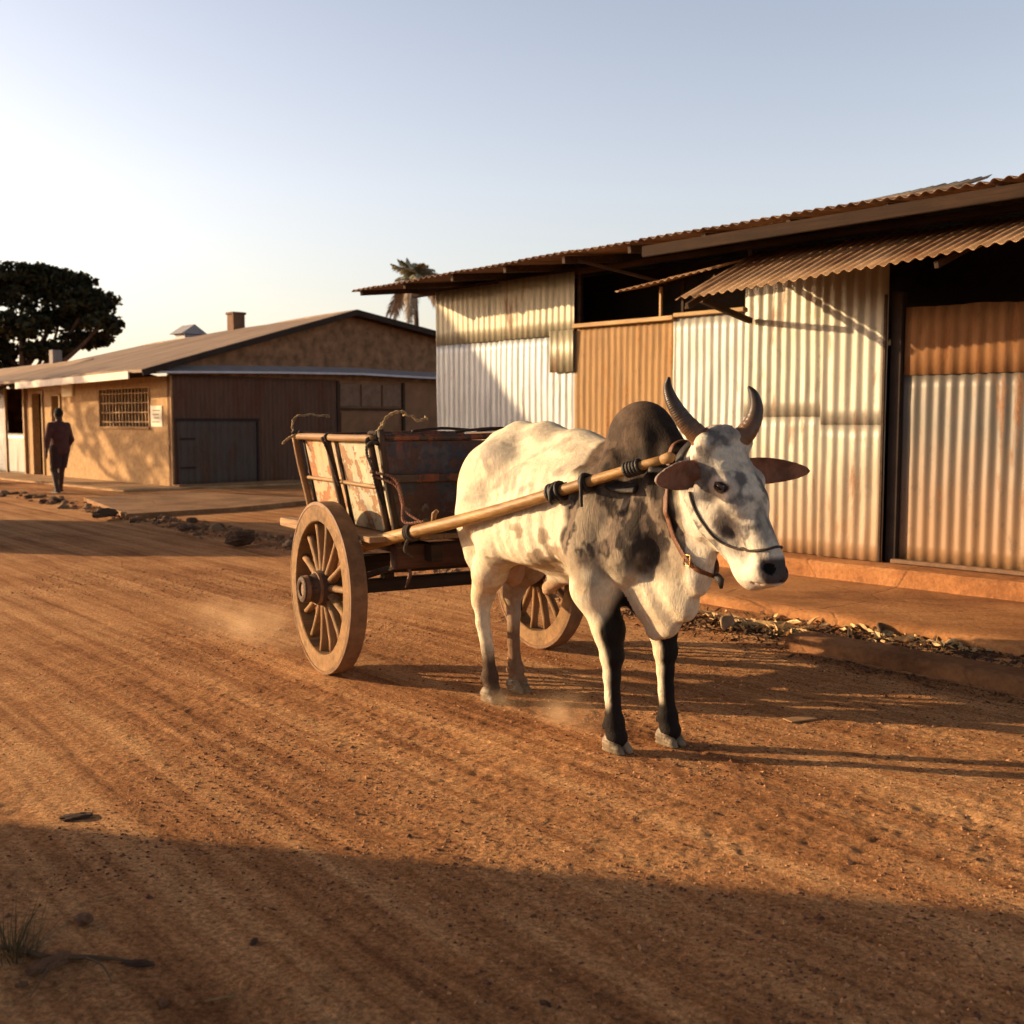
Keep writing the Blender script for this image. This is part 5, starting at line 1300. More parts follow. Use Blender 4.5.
# thin lean-to strip that crosses the gable
bm = bmesh.new(); Pst = [(-.30, gy_(-.45), 2.42), (-.34, gy_(.8), 2.455), (-.33, gy_(2.6), 2.50), (-.34, gy_(4.6), 2.53), (-.33, gy_(6.4), 2.50), (-.33, gy_(GW + .3), 2.48)]
for a, b in zip(Pst, Pst[1:]):
    a = Vector(a); b = Vector(b); q = [a, b, Vector((.0, b.y, b.z + .13)), Vector((.0, a.y, a.z + .13))]
    top = [bm.verts.new(p) for p in q]; bot = [bm.verts.new(p - Vector((0, 0, .045))) for p in q]
    bm.faces.new(top); bm.faces.new(bot[::-1])
    for i in range(4): bm.faces.new((top[i], top[(i + 1) % 4], bot[(i + 1) % 4], bot[i]))
bm_obj('lean_to_strip', bm, m_plain('zinc_edge', (.36, .36, .40), .45, .15, 5, .1, metal=.3), house)
bm = bmesh.new(); add_box(bm, (-.02, gy_(GW / 2), .05), (.5, GW, .12), None, .01); bm_obj('foundation', bm, m_plain('foundation_cement', (.26, .14, .07), .9, .25, 4), house)
# main roof: street slope and far slope, ridge sinks a little along its length
rf = bpy.data.objects.new('roof', None); COL.objects.link(rf); rf.parent = house
def roof_plane(name, s0, z0, s1, z1, x0, x1, drop, mat, par, th=.06, nx_=30):
    bm = bmesh.new(); G = []
    for i in range(nx_ + 1):
        f = i / nx_; x = x0 + (x1 - x0) * f; row = []
        for j in range(9):
            g = j / 8; z = z0 + (z1 - z0) * g - drop * f * (.25 + .75 * (g if s1 == RY else 1 - g)) + .02 * math.sin(f * 9 + g * 3) * (1 if 0 < f < 1 else .3)
            row.append(bm.verts.new((x, gy_(s0 + (s1 - s0) * g), z)))
        G.append(row)
    for i in range(nx_):
        for j in range(8): bm.faces.new((G[i][j], G[i + 1][j], G[i + 1][j + 1], G[i][j + 1]))
    bmesh.ops.recalc_face_normals(bm, faces=bm.faces)
    if sum(f.normal.z for f in bm.faces) < 0: bmesh.ops.reverse_faces(bm, faces=bm.faces)
    r = bmesh.ops.extrude_face_region(bm, geom=bm.faces[:])
    for v in [e for e in r['geom'] if isinstance(e, bmesh.types.BMVert)]: v.co.z += th
    return bm_obj(name, bm, mat, par, False)
roof_plane('roof_slope', -OH, EV, RY, RZ_, -.35, LEN + 3.2, .30, hroof, rf)
roof_plane('roof_slope', RY, RZ_, GW + .4, RZ_ - .15 * (GW + .4 - RY), -.35, LEN + 3.2, .30, hroof, rf)
bm = bmesh.new()
for (sa, za, sb, zb) in ((-OH, EV - .01, RY, RZ_ - .01), (RY, RZ_ - .01, GW + .4, RZ_ - .15 * (GW + .4 - RY) - .01)):
    add_beam(bm, (-.37, gy_(sa), za), (-.37, gy_(sb), zb), .03, .12)
bm_obj('barge_board', bm, mdark, rf)
bm = bmesh.new(); add_beam(bm, (.15, gy_(-OH - .04), EV - .04), (6.2, gy_(-OH - .02), EV - .12), .03, .15); bm_obj('gutter_board', bm, m_plain('white_fascia', (.66, .58, .48), .7, .12, 5), rf)
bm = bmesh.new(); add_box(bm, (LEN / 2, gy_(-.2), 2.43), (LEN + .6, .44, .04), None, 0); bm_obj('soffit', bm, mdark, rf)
bm = bmesh.new(); add_box(bm, (5.0, gy_(RY), 3.95), (.34, .34, .58), None, .01); add_box(bm, (5.0, gy_(RY), 4.25), (.40, .40, .06), None, .01); bm_obj('chimney', bm, m_plain('brick_chimney', (.14, .075, .045), .9, .3, 8), rf)
bm = bmesh.new(); xx, yy, zz = 8.5, gy_(RY + .5), 3.42
add_box(bm, (xx, yy, zz + .28), (.6, .56, .50), None, 0)
q = [bm.verts.new(p) for p in ((xx - .38, yy - .42, zz + .50), (xx - .38, yy + .42, zz + .50), (xx - .38, yy, zz + .78), (xx + .38, yy - .42, zz + .50), (xx + .38, yy + .42, zz + .50), (xx + .38, yy, zz + .78))]
for f in ((0, 1, 2), (3, 5, 4), (0, 2, 5, 3), (1, 4, 5, 2), (0, 3, 4, 1)): bm.faces.new([q[i] for i in f])
bm_obj('roof_vent', bm, m_plain('white_vent', (.26, .25, .27), .6, .1, 4), rf)
# back walls so the house is closed
bm = bmesh.new(); add_box(bm, (LEN + .32, gy_(GW / 2), 1.3), (.12, GW, 2.6), None, 0); add_box(bm, (LEN / 2, gy_(GW), 1.4), (LEN, .12, 2.8), None, 0); bm_obj('back_wall', bm, gabplas, house)

# ------------------------------------------------------------------ next shack further along the street
shack = empty('tin_shack', (HC + HA * (LEN + .45) + HB * -.02).to_tuple(), HRZ, 'further low shack with grey sheet wall and sunlit rusty roof at the left edge', 'shack')
shack.location.z = 0
ms = m_sheet('shack_grey_sheet', (.20, .20, .21), rust_amt=.15, dirt_z=.1, dirt_top=.3)
def ssh(x0, x1, z0, z1, mat, yo, seed, nm='wall_sheet'):
    o = sheet(nm, x0, x1, z0, z1, mat, shack, 0, seed=seed); 
    if SGN > 0: o.rotation_euler = (0, 0, math.pi); o.location = (x0 + x1, yo, 0)
    else: o.location = (0, -yo, 0)
    return o
ssh(.05, 1.2, 0, 1.1, m_sheet('white_panel', (.34, .31, .27), rust_amt=.05, dirt_z=.0, dirt_top=.3), .03, 41)
ssh(1.2, 6.0, 0, 2.35, ms, .0, 42)
bm = bmesh.new(); add_box(bm, (.63, Y(-.5), 1.2), (1.1, .05, 2.2), None, 0); bm_obj('dark_opening', bm, mdark, shack)
bm = bmesh.new(); add_box(bm, (.02, Y(.0), 1.15), (.08, .08, 2.3), None, .005); add_box(bm, (1.2, Y(.04), 1.15), (.06, .06, 2.3), None, .005); bm_obj('post', bm, m_wood('shack_post', (.34, .2, .1), (.55, .36, .18), 2), shack)
bm = bmesh.new(); add_box(bm, (3.0, Y(-3.5), 1.2), (6.0, .1, 2.4), None, 0); add_box(bm, (6.0, Y(-1.8), 1.2), (.1, 3.4, 2.4), None, 0); bm_obj('back_wall', bm, gabplas, shack)
bm = bmesh.new(); G = []
for x, dz in ((-.5, 0), (3, -.02), (6.3, -.05)):
    G.append([bm.verts.new((x, Y(v), z + dz)) for v, z in ((.95, 2.22), (-1.6, 3.0), (-3.8, 2.5))])
for i in range(2):
    for j in range(2): bm.faces.new((G[i][j], G[i + 1][j], G[i + 1][j + 1], G[i][j + 1]))
bmesh.ops.recalc_face_normals(bm, faces=bm.faces)
if sum(f.normal.z for f in bm.faces) < 0: bmesh.ops.reverse_faces(bm, faces=bm.faces)
r = bmesh.ops.extrude_face_region(bm, geom=bm.faces[:])
for v in [e for e in r['geom'] if isinstance(e, bmesh.types.BMVert)]: v.co.z += .05
bm_obj('roof', bm, m_roof('shack_roof', (.36, .24, .15), (.46, .32, .2), (.26, .15, .08)), shack)
bm = bmesh.new(); add_beam(bm, (-.5, Y(.97), 2.21), (6.3, Y(.97), 2.16), .03, .07); bm_obj('eave_board', bm, m_plain('pale_eave', (.55, .40, .22), .7), shack)
bm = bmesh.new(); add_box(bm, (1.9, Y(-1.6), 3.10), (.26, .26, .55), None, .01); bm_obj('chimney', bm, m_plain('pale_chimney', (.22, .19, .18), .9, .15, 4), shack)
# red heap of cloth at its foot
g = HC + HA * (LEN + 3.1) - HB * .5; bm = bmesh.new(); bmesh.ops.create_uvsphere(bm, u_segments=20, v_segments=12, radius=1)
for v in bm.verts: v.co = Vector((v.co.x * .75, v.co.y * .3, max(v.co.z, 0) * .2 * (1 + .3 * math.sin(v.co.x * 5))))
cl = bm_obj('cloth_bundle', bm, m_plain('red_cloth', (.22, .03, .025), .9), None, True); cl.location = (g.x, g.y, .03); cl.rotation_euler = (0, 0, HRZ); props(cl, 'low red cloth bundle at the foot of the grey shack wall', 'bundle')
# paving in front of the house
def P2(px, py, z=0): v = at_ground(px, py, z); return (v.x, v.y)
LPV = m_pave('left_paving', (.28, .155, .08), (.17, .09, .045), (.36, .21, .11))
poly_slab('paving_slab', [P2(84, 503), P2(126, 521), P2(236, 514), P2(322, 505), P2(196, 497)], .0, .10, LPV, 'flat pale concrete slab between the house and the road', .01)
h0 = HC - HA * .2; fr_ = [h0 - HB * 1.3 - HA * .3, h0 + HB * 9.0 - HA * .75, h0 + HB * 9.0 + HA * .1, h0 + HB * .1 + HA * .1, HC + HA * 14 + HB * .1, HC + HA * 14 - HB * 1.3]
poly_slab('house_pavement', [(p.x, p.y) for p in fr_], -.02, .075, m_pave('house_pave', (.40, .25, .13), (.28, .16, .08), (.50, .32, .17)), 'narrow raised pavement round the foot of the plaster house', .01)
# ------------------------------------------------------------------ person walking away
pg = at_ground(61, 494, .0)
person = empty('person', (pg.x, pg.y, .0), math.atan2(HA.y, HA.x) - math.pi / 2 + .25, 'person in dark shirt and shorts walking away past the plaster house', 'person')
# local: +y walking direction, x to the right, z up
v = Vol((-.42, -.40, -.02), (.42, .42, 1.72), .012)
v.ell((0, .01, 1.55), (.072, .09, .105), .02); v.ell((0, .075, 1.53), (.022, .03, .03), .03); v.cap((0, -.01, 1.36), (0, .0, 1.48), .055, .05, .03)
for s_ in (1, -1):
    v.ell((s_ * .075, .0, 1.55), (.012, .022, .03), .01)
    v.ell((s_ * .03, .083, 1.565), (.012, .01, .008), .01)
v.cap((0, 0, .96), (0, 0, 1.28), .12, .135, .05, 1); v.ell((0, 0, 1.24), (.19, .105, .15), .05); v.ell((0, 0, .93), (.165, .11, .12), .05)
for s_, sw in ((1, .14), (-1, -.05)):
    v.chain([(s_ * .185, 0, 1.33), (s_ * .275, -.01 + sw * .2, 1.06), (s_ * .29, .05 + sw, .83)], [.055, .042, .030], .03)
    v.ell((s_ * .288, .06 + sw, .77), (.022, .035, .05), .02)
    for k in range(4): v.cap((s_ * .288, .04 + sw + k * .016, .745), (s_ * .282, .045 + sw + k * .016, .685 + abs(k - 1.5) * .006), .009, .007, .004)
    v.cap((s_ * .28, .085 + sw, .78), (s_ * .275, .105 + sw, .735), .010, .008, .006)
for s_, k1, ft in ((-1, (-.115, .05, .50), (-.15, -.10, .07)), (1, (.12, .12, .50), (.15, .22, .05))):
    v.chain([(s_ * .085, 0, .88), k1, ft], [.095, .062, .042], .03); v.ell((k1[0], (k1[1] + ft[1]) / 2 - .02, .36), (.045, .05, .10), .03)
    v.cap((ft[0], ft[1] - .03, .035), (ft[0], ft[1] + .14, .025), .034, .026, .03)
a, b = v.surface(); a = laplace(a, b, 2)
skin = m_plain('dark_skin', (.055, .028, .018), .6, .2, 10, .1)
fast_mesh('body', a, b, skin, person)
v = Vol((-.36, -.32, .74), (.36, .34, 1.46), .012)     # shirt
v.cap((0, 0, .90), (0, 0, 1.28), .135, .15, .05); v.ell((0, 0, 1.24), (.235, .14, .165), .05); v.cap((0, 0, .88), (0, 0, 1.2), .165, .18, .05); v.ell((0, 0, .88), (.195, .15, .12), .04)
for s_, sw in ((1, .14), (-1, -.05)): v.chain([(s_ * .185, 0, 1.335), (s_ * .28, -.01 + sw * .2, 1.06), (s_ * .288, .02 + sw * .7, .93)], [.068, .058, .048], .03)
sl, X, Y_, Z = v.region((0, 0, 1.1), 2); v.d += (.006 * fbm((X * 9).ravel(), (Y_ * 9).ravel(), (Z * 5).ravel(), 3, 5)).reshape(X.shape).astype(np.float32); v.d = np.maximum(v.d, .785 - Z); v.d = np.maximum(v.d, Z - 1.43)
a, b = v.surface(); fast_mesh('shirt', laplace(a, b, 2), b, m_plain('maroon_shirt', (.075, .028, .024), .9, .25, 12, .3), person)
v = Vol((-.36, -.32, .34), (.36, .36, .98), .012)     # knee-length shorts
v.ell((0, 0, .88), (.215, .15, .16), .04)
for s_, k1 in ((-1, (-.078, .04, .50)), (1, (.088, .085, .50))): v.cap((s_ * .088, 0, .84), k1, .115, .098, .02)
v.d = np.maximum(v.d, .50 - v.region((0, 0, .6), 2)[3]); a, b = v.surface(); fast_mesh('shorts', laplace(a, b, 2), b, m_plain('dark_shorts', (.04, .02, .018), .9, .25, 12, .3), person)
v = Vol((-.12, -.14, 1.46), (.12, .14, 1.70), .010); v.ell((0, -.004, 1.575), (.080, .098, .100), .02); v.ell((0, .10, 1.53), (.09, .06, .09), .02, op='s')
a, b = v.surface(); fast_mesh('hair', laplace(a, b, 1), b, m_plain('black_hair', (.012, .010, .009), .9, .2, 40, .5), person)
v = Vol((-.22, -.22, -.01), (.24, .44, .13), .010)
for ft in ((-.15, -.10), (.15, .22)): v.cap((ft[0], ft[1] - .035, .035), (ft[0], ft[1] + .15, .028), .042, .034, .02)
v.d = np.maximum(v.d, .004 - v.region((0, 0, .05), 2)[3]); v.d = np.maximum(v.d, v.region((0, 0, .05), 2)[3] - .075); a, b = v.surface(); fast_mesh('shoes', laplace(a, b, 1), b, m_plain('black_shoes', (.02, .016, .014), .6), person)

# ------------------------------------------------------------------ trees
def leaf_cloud(blobs, per, size, seed, flat=.75, holes=.12):
    """quads scattered through the blobs, denser near their shells; returns V, Q"""
    rg = np.random.default_rng(seed); Ps = []
    for (c, r, n) in blobs:
        d = rg.normal(size=(n, 3)); d /= np.linalg.norm(d, axis=1)[:, None]; rad = rg.random(n) ** .42
        p = np.array(c) + d * rad[:, None] * np.array(r) * (1 + .18 * vnoise(d[:, 0] * 3 + c[0], d[:, 1] * 3 + c[1], d[:, 2] * 3, seed)[:, None])
        Ps.append(p)
    P = np.concatenate(Ps); k = vnoise(P[:, 0] * .9, P[:, 1] * .9, P[:, 2] * .9, seed + 3) + .5 * vnoise(P[:, 0] * 2.1, P[:, 1] * 2.1, P[:, 2] * 2.1, seed + 4) > -.62 + holes
    P = P[k]; n = len(P)
    N_ = rg.normal(size=(n, 3)); N_[:, 2] = np.abs(N_[:, 2]) + .3; N_ /= np.linalg.norm(N_, axis=1)[:, None]
    U = np.cross(N_, rg.normal(size=(n, 3))); U /= np.linalg.norm(U, axis=1)[:, None]; W = np.cross(N_, U)
    s = size * (.6 + .8 * rg.random(n))[:, None]; a = .55
    V = np.stack([P - U * s, P - W * s * a + N_ * s * .12, P + U * s, P + W * s * a + N_ * s * .12], 1).reshape(-1, 3)
    return V, np.arange(4 * n).reshape(n, 4)
def m_leaf(name, a, b):
    t = NT(name); g = t.node('ShaderNodeNewGeometry'); n = t.noise(.8, None, 3)
    c = t.ramp(t.math('ADD', t.math('MULTIPLY', g.outputs['Random Per Island'], .6), t.math('MULTIPLY', n, .4)), [(.25, a), (.75, b)])
    return t.fin(c, .7, None, 0, .2)
bark = m_wood('tree_bark', (.05, .03, .02), (.14, .09, .06), 2, .9, 3, .8)
def tree(name, base, H_, blobs, size, seed, mat, label, group=None, trunk_r=.35, limbs=7, holes=.12):
    t = empty(name, base, 0, label, 'tree', group)
    V, Q = leaf_cloud(blobs, 0, size, seed, holes=holes); fast_mesh('crown', V, Q, mat, t, False)
    rnd = random.Random(seed); bm = bmesh.new(); z0 = min(b[0][2] for b in blobs)
    add_tube(bm, catmull([(0, 0, -.1), (.1, .05, z0 * .35), (-.1, .1, z0 * .75), (.0, 0, z0 * 1.1)], 5), [trunk_r * 1.3, trunk_r, trunk_r * .85, trunk_r * .7], 12)
    for k in range(min(limbs, len(blobs))):
        c = Vector(blobs[k][0]); s = Vector((0, 0, z0 * (.7 + .3 * rnd.random())))
        m_ = s.lerp(c, .5) + Vector((rnd.uniform(-.3, .3), rnd.uniform(-.3, .3), -.35))
        add_tube(bm, catmull([s, m_, c], 6), [trunk_r * .5, trunk_r * .3, .05], 8)
    bm_obj('trunk', bm, bark, t, True); return t
LF = m_leaf('dark_foliage', (.008, .010, .005), (.045, .044, .018))
# broad flat-topped tree at the left edge, about 52 m away
TB = Vector((-.446 * 54, 54, 0)); 
def B(px, py, r, n, dy=0):
    p = at_depth(px, py, 54 + dy); return (tuple(p - TB), r, n)
bl = [B(20, 290, (2.0, 1.8, 1.0), 2600), B(60, 285, (1.7, 1.6, .75), 2200, 1), B(88, 302, (1.4, 1.4, .75), 2000), B(102, 325, (1.0, 1.2, .55), 1300, -1), B(-20, 285, (2.1, 1.9, 1.1), 2400), B(-60, 295, (2.0, 1.8, 1.2), 2400),
      B(60, 320, (1.5, 1.4, .6), 1700, 1.5), B(20, 325, (1.5, 1.5, .7), 1700, -1), B(85, 340, (1.3, 1.2, .45), 1300, 1), B(-15, 350, (1.8, 1.5, .9), 1800), B(45, 350, (1.3, 1.2, .45), 1300), B(-60, 345, (2, 1.5, 1.0), 1800), B(5, 375, (1.1, 1.0, .6), 1000), B(-30, 268, (1.2, 1, .5), 900), B(38, 272, (1.1, .9, .35), 800, .5), B(15, 268, (.9, .9, .3), 500)]
tree('shade_tree', TB, 9, bl, .17, 5, LF, 'large dark spreading tree with a flat top at the far left', None, .42, 14, .40)
# lower bushes behind the roofs so the tree's foot is not bare
# palm beyond the roofs
PB = Vector(at_depth(415, 421, 46)); PB.z = 0
palm = empty('palm_tree', PB, 0, 'hazy palm tree with drooping fronds between the two buildings', 'palm')
crown_z = at_depth(413, 279, 46).z
bm = bmesh.new(); add_tube(bm, catmull([(0, 0, -.1), (.05, 0, 2), (.12, 0, 4.5), (0, 0, crown_z)], 6), [.17, .12, .10, .11], 12); bm_obj('trunk', bm, bark, palm, True)
PLm = m_leaf('hazed_palm_leaf', (.24, .235, .165), (.40, .37, .27)); PDm = m_leaf('dead_palm_leaf', (.22, .17, .12), (.34, .26, .18))  # green palm fronds: leaf colour paled so distance haze is painted in
def frond(az, el, L, droop, seed, mat, par):
    rg = random.Random(seed); d = Vector((math.cos(az), math.sin(az), 0)); P = []; n = 18
    for i in range(n + 1):
        t = i / n; P.append(Vector((0, 0, crown_z)) + d * (L * (math.cos(el) * t * (1 - .25 * droop * t))) + Vector((0, 0, L * (math.sin(el) * t - droop * t * t * .75))))
    bm = bmesh.new(); add_tube(bm, P, [.03, .018, .005], 5)
    side_ = d.cross(Vector((0, 0, 1)))
    for i in range(2, n + 1):
        for s in (-1, 1):
            for h in (0, .5):
                p = P[i] if h == 0 or i == n else P[i].lerp(P[i + 1], .5); t = i / n; l = L * .26 * math.sin(math.pi * min(1, .15 + t * .82)) * rg.uniform(.8, 1.15)
                tng = (P[min(i + 1, n)] - P[i - 1]).normalized(); e = p + side_ * s * l * .75 + tng * l * .45 + Vector((0, 0, -l * rg.uniform(.25, .6)))
                w = tng * .035
                m_ = p.lerp(e, .5) + Vector((0, 0, .04))
                q = [bm.verts.new(x) for x in (p - w, m_ - w, e, m_ + w, p + w)]; bm.faces.new(q)
    bm_obj('frond', bm, mat, par)
for k in range(28): frond(k * 2.4, random.uniform(.25, 1.35), random.uniform(1.3, 1.75), random.uniform(.45, .8), 100 + k, PLm, palm)
for k in range(9): frond(k * 2.1 + .4, random.uniform(-.6, -.1), random.uniform(1.4, 2.0), random.uniform(.6, .9), 200 + k, PDm, palm)
# tree out of frame to the left whose leaves dapple the house wall
bl2 = [((0, 0, 4.9), (1.6, 1.6, 1.0), 150), ((1.4, .5, 4.9), (1.3, 1.3, .9), 110), ((-1.2, .8, 5.0), (1.4, 1.4, 1.0), 110), ((.4, -1.4, 4.4), (1.4, 1.3, .9), 120), ((.5, 1.6, 4.4), (1.4, 1.3, .8), 90), ((0, -2.4, 4.0), (1.0, 1.0, .7), 80)]
tree('street_tree', Vector((-24.0, 27.2, 0)), 6, bl2, .20, 9, LF, 'loose leafy street tree beyond the left edge, dappling the plaster house', None, .2, 6, .25)

# ------------------------------------------------------------------ buildings beyond the left edge of the frame that cast the long shadows
SUN_EL = R(12.8); SUN_D = Vector((-.978, .21, 0)).normalized()
def long_house(name, c, rz, w, d, h, ridge, label, along='x'):
    o = empty(name, (c[0], c[1], 0), rz, label, 'house')
    bm = bmesh.new(); add_box(bm, (0, 0, h / 2), (w, d, h), None, 0); bm_obj('wall', bm, plaster, o)
    bm = bmesh.new(); q = [(-w / 2 - .3, -d / 2 - .4, h - .05), (w / 2 + .3, -d / 2 - .4, h - .05), (w / 2 + .3, 0, h + ridge), (-w / 2 - .3, 0, h + ridge), (-w / 2 - .3, d / 2 + .4, h - .05), (w / 2 + .3, d / 2 + .4, h - .05)]
    v = [bm.verts.new(p) for p in q]; bm.faces.new(v[:4]); bm.faces.new((v[3], v[2], v[5], v[4])); bm.faces.new((v[0], v[3], v[4])); bm.faces.new((v[1], v[5], v[2])); bm.faces.new((v[0], v[4], v[5], v[1]))
    bm_obj('roof', bm, hroof, o)
    bm = bmesh.new(); add_box(bm, (w / 2 + .02, 0, 1.05), (.06, .95, 2.1), None, .005); bm_obj('door', bm, mdark, o); return o
# near one: its shadow covers the foreground; the shadow edge runs from (-1.82, 3.80) to (1.49, 3.09)
e0 = Vector((-1.82, 3.80, 0)); sd = Vector((3.31, -.71, 0)).normalized(); SUN_D = -sd
pn = Vector((-sd.y, sd.x, 0))                       # left normal of the light direction (towards far)
cor = e0 - sd * 6.6
rzn = math.atan2(sd.y, sd.x); w_, d_ = 5.0, 11.0
cc = cor - sd * (w_ / 2) - pn * (d_ / 2); 
o = empty('street_house', (cc.x, cc.y, 0), rzn, 'plaster house beyond the left edge that shades the foreground', 'house')
bm = bmesh.new(); add_box(bm, (0, 0, 1.6), (w_, d_, 3.2), None, 0); bm_obj('wall', bm, plaster, o)
bm = bmesh.new(); add_box(bm, (0, -.0, 3.26), (w_ + .5, d_, .12), None, .01); bm_obj('roof', bm, hroof, o)
bm = bmesh.new(); add_box(bm, (w_ / 2 + .02, 1.0, 1.05), (.06, .95, 2.1), None, .005); bm_obj('door', bm, mdark, o)
# farther one: gable-ended, its roof slope draws the slanting shadow on the silver sheets
def p_of(x, y): return x * pn.x + y * pn.y
w1, w2 = at_ground(0, 0), None
def wallpt(px, py):
    d = cam_ray(px, py); t = 11.93 / (d.x + .938 * d.y); return Vector((0, 0, CAM_H)) + d * t
A_, B_ = wallpt(437, 300), wallpt(574, 438)
def cast_back(p, t): return p - sd * t + Vector((0, 0, t * math.tan(SUN_EL)))
tt = 10.6
Aa, Bb = cast_back(A_, tt), cast_back(B_, tt)
pa, pb = p_of(Aa.x, Aa.y), p_of(Bb.x, Bb.y); slope = (Aa.z - Bb.z) / (pa - pb)
org = pn * pb - sd * (tt + 1.0) + sd * 1.0 * 0
# house frame: local x along sd, local y along pn; gable profile in local y
gh = empty('gabled_house', (0, 0, 0), rzn, 'steep gabled house beyond the left edge that shades the silver sheets', 'house')
low = max(.0, Bb.z - 1.9); y_low = pb - (Bb.z - low) / slope; top_ = Bb.z + (13.7 - pb) * slope; 
prof = [(y_low, 0), (y_low, low), (pa + .35, Aa.z + .35 * slope), (pa + .75, Aa.z - .1), (pa + .75, 0)]
xs = [-(tt + 5.0) + sd.dot(A_), -(tt) + sd.dot(A_)]
bm = bmesh.new(); f1 = [bm.verts.new((xs[0], y, z)) for y, z in prof]; f2 = [bm.verts.new((xs[1], y, z)) for y, z in prof]
bm.faces.new(f1[::-1]); bm.faces.new(f2)
for i in range(len(prof)): j = (i + 1) % len(prof); bm.faces.new((f1[i], f1[j], f2[j], f2[i]))
bm_obj('wall', bm, plaster, gh)
bm = bmesh.new(); add_box(bm, (xs[1] + .02, pa - .5, 1.05), (.06, .95, 2.1), None, .005); bm_obj('door', bm, mdark, gh)

# ------------------------------------------------------------------ foreground bits
fk2 = m_plain('foreground_stone', (.21, .105, .058), .9, .4, 12, .6); fk3 = m_plain('dark_foreground_stone', (.085, .045, .028), .9, .4, 12, .6)
tuft = empty('grass_tuft', (at_ground(12, 962).x, at_ground(12, 962).y, gz(at_ground(12, 962).x, at_ground(12, 962).y)), 0, 'small dry grass tuft at the bottom left corner', 'grass')
bm = bmesh.new()
for k in range(120):
    a = random.uniform(0, 6.28); r = random.uniform(0, .07); L = random.uniform(.05, .20); le = random.uniform(.15, 1.5); a2 = a + random.uniform(-.5, .5)
    b0 = Vector((r * math.cos(a), r * math.sin(a), -.005)); d = Vector((math.cos(a2) * le, math.sin(a2) * le, 1)).normalized(); w = Vector((-math.sin(a2), math.cos(a2), 0)) * .0013
    p1 = b0 + d * L * .5; p2 = b0 + d * L + Vector((math.cos(a2), math.sin(a2), -.5)) * L * .18 * le
    q = [bm.verts.new(x) for x in (b0 - w, p1 - w * .9, p2, p1 + w * .9, b0 + w)]; bm.faces.new(q)
bm_obj('blades', bm, m_leaf('dry_grass', (.05, .045, .018), (.18, .12, .05)), tuft)
def near_rock(px, py, s, seed, mat, label, cat='stone', flat=(1, .7, .5), name='stone'):
    g = at_ground(px, py); o = bpy.data.objects.new(name, rock_mesh(name, 1, seed, mat, 4)); COL.objects.link(o)
    o.location = (g.x, g.y, gz(g.x, g.y) + s * flat[2] * .35); o.scale = (s * flat[0], s * flat[1], s * flat[2] / .6); o.rotation_euler = (0, 0, seed); props(o, label, cat)
near_rock(83, 925, .038, 21, fk2, 'rounded brown stone alone in the shade at the lower left')
near_rock(52, 970, .046, 23, fk2, 'flat stone at the left end of the dry root, lower left', flat=(1.2, .6, .35))
near_rock(138, 965, .034, 22, fk3, 'dark flat stone at the right end of the dry root', flat=(1.2, .6, .35))
near_rock(22, 993, .018, 29, fk2, 'small whitish pebble at the bottom left corner', 'pebble')
near_rock(163, 1003, .020, 31, fk2, 'small tan pebble below the dark flat stone', 'pebble')
near_rock(254, 942, .018, 33, fk3, 'small dark pebble standing alone in the shaded foreground', 'pebble')
near_rock(75, 818, .050, 35, fk3, 'low flat stone in the sun just beyond the shadow edge', flat=(1.2, .8, .22))
near_rock(546, 1005, .016, 37, fk3, 'tiny dark pebble at the bottom centre', 'pebble')
bm = bmesh.new(); P = [at_ground(*q) for q in ((0, 955), (22, 958), (50, 965), (85, 962), (120, 963), (148, 966))]
add_tube(bm, catmull([Vector((p.x, p.y, gz(p.x, p.y) + .006)) for p in P], 5), [.006, .008, .007, .006, .004, .002], 7)
for s_, e_ in (((85, 962), (112, 985)), ((50, 965), (30, 1005)), ((22, 958), (25, 930))):
    a, b = at_ground(*s_), at_ground(*e_); add_tube(bm, catmull([Vector((a.x, a.y, gz(a.x, a.y) + .006)), Vector(((a.x + b.x) / 2 + .01, (a.y + b.y) / 2, .022)), Vector((b.x, b.y, gz(b.x, b.y) + .004))], 4), [.004, .003, .001], 6)
props(bm_obj('dry_root', bm, m_wood('root_wood', (.10, .06, .035), (.22, .14, .08), 0, .9), None, True), 'dry forked root lying on the dirt at the lower left', 'root')
bm = bmesh.new(); a, b = at_ground(205, 1002), at_ground(236, 996); add_tube(bm, catmull([Vector((a.x, a.y, gz(a.x, a.y) + .005)), Vector((b.x, b.y, gz(b.x, b.y) + .008))], 4), [.003, .004], 6)
props(bm_obj('twig', bm, W_rail, None, True), 'short twig right of the tan pebble at the lower left', 'twig')
bm = bmesh.new(); a, b = at_ground(96, 902), at_ground(118, 898); add_tube(bm, catmull([Vector((a.x, a.y, gz(a.x, a.y) + .004)), Vector((b.x, b.y, gz(b.x, b.y) + .006))], 4), [.002, .002], 6)
props(bm_obj('straw', bm, husk, None, True), 'thin straw above the rounded stone at the lower left', 'straw')

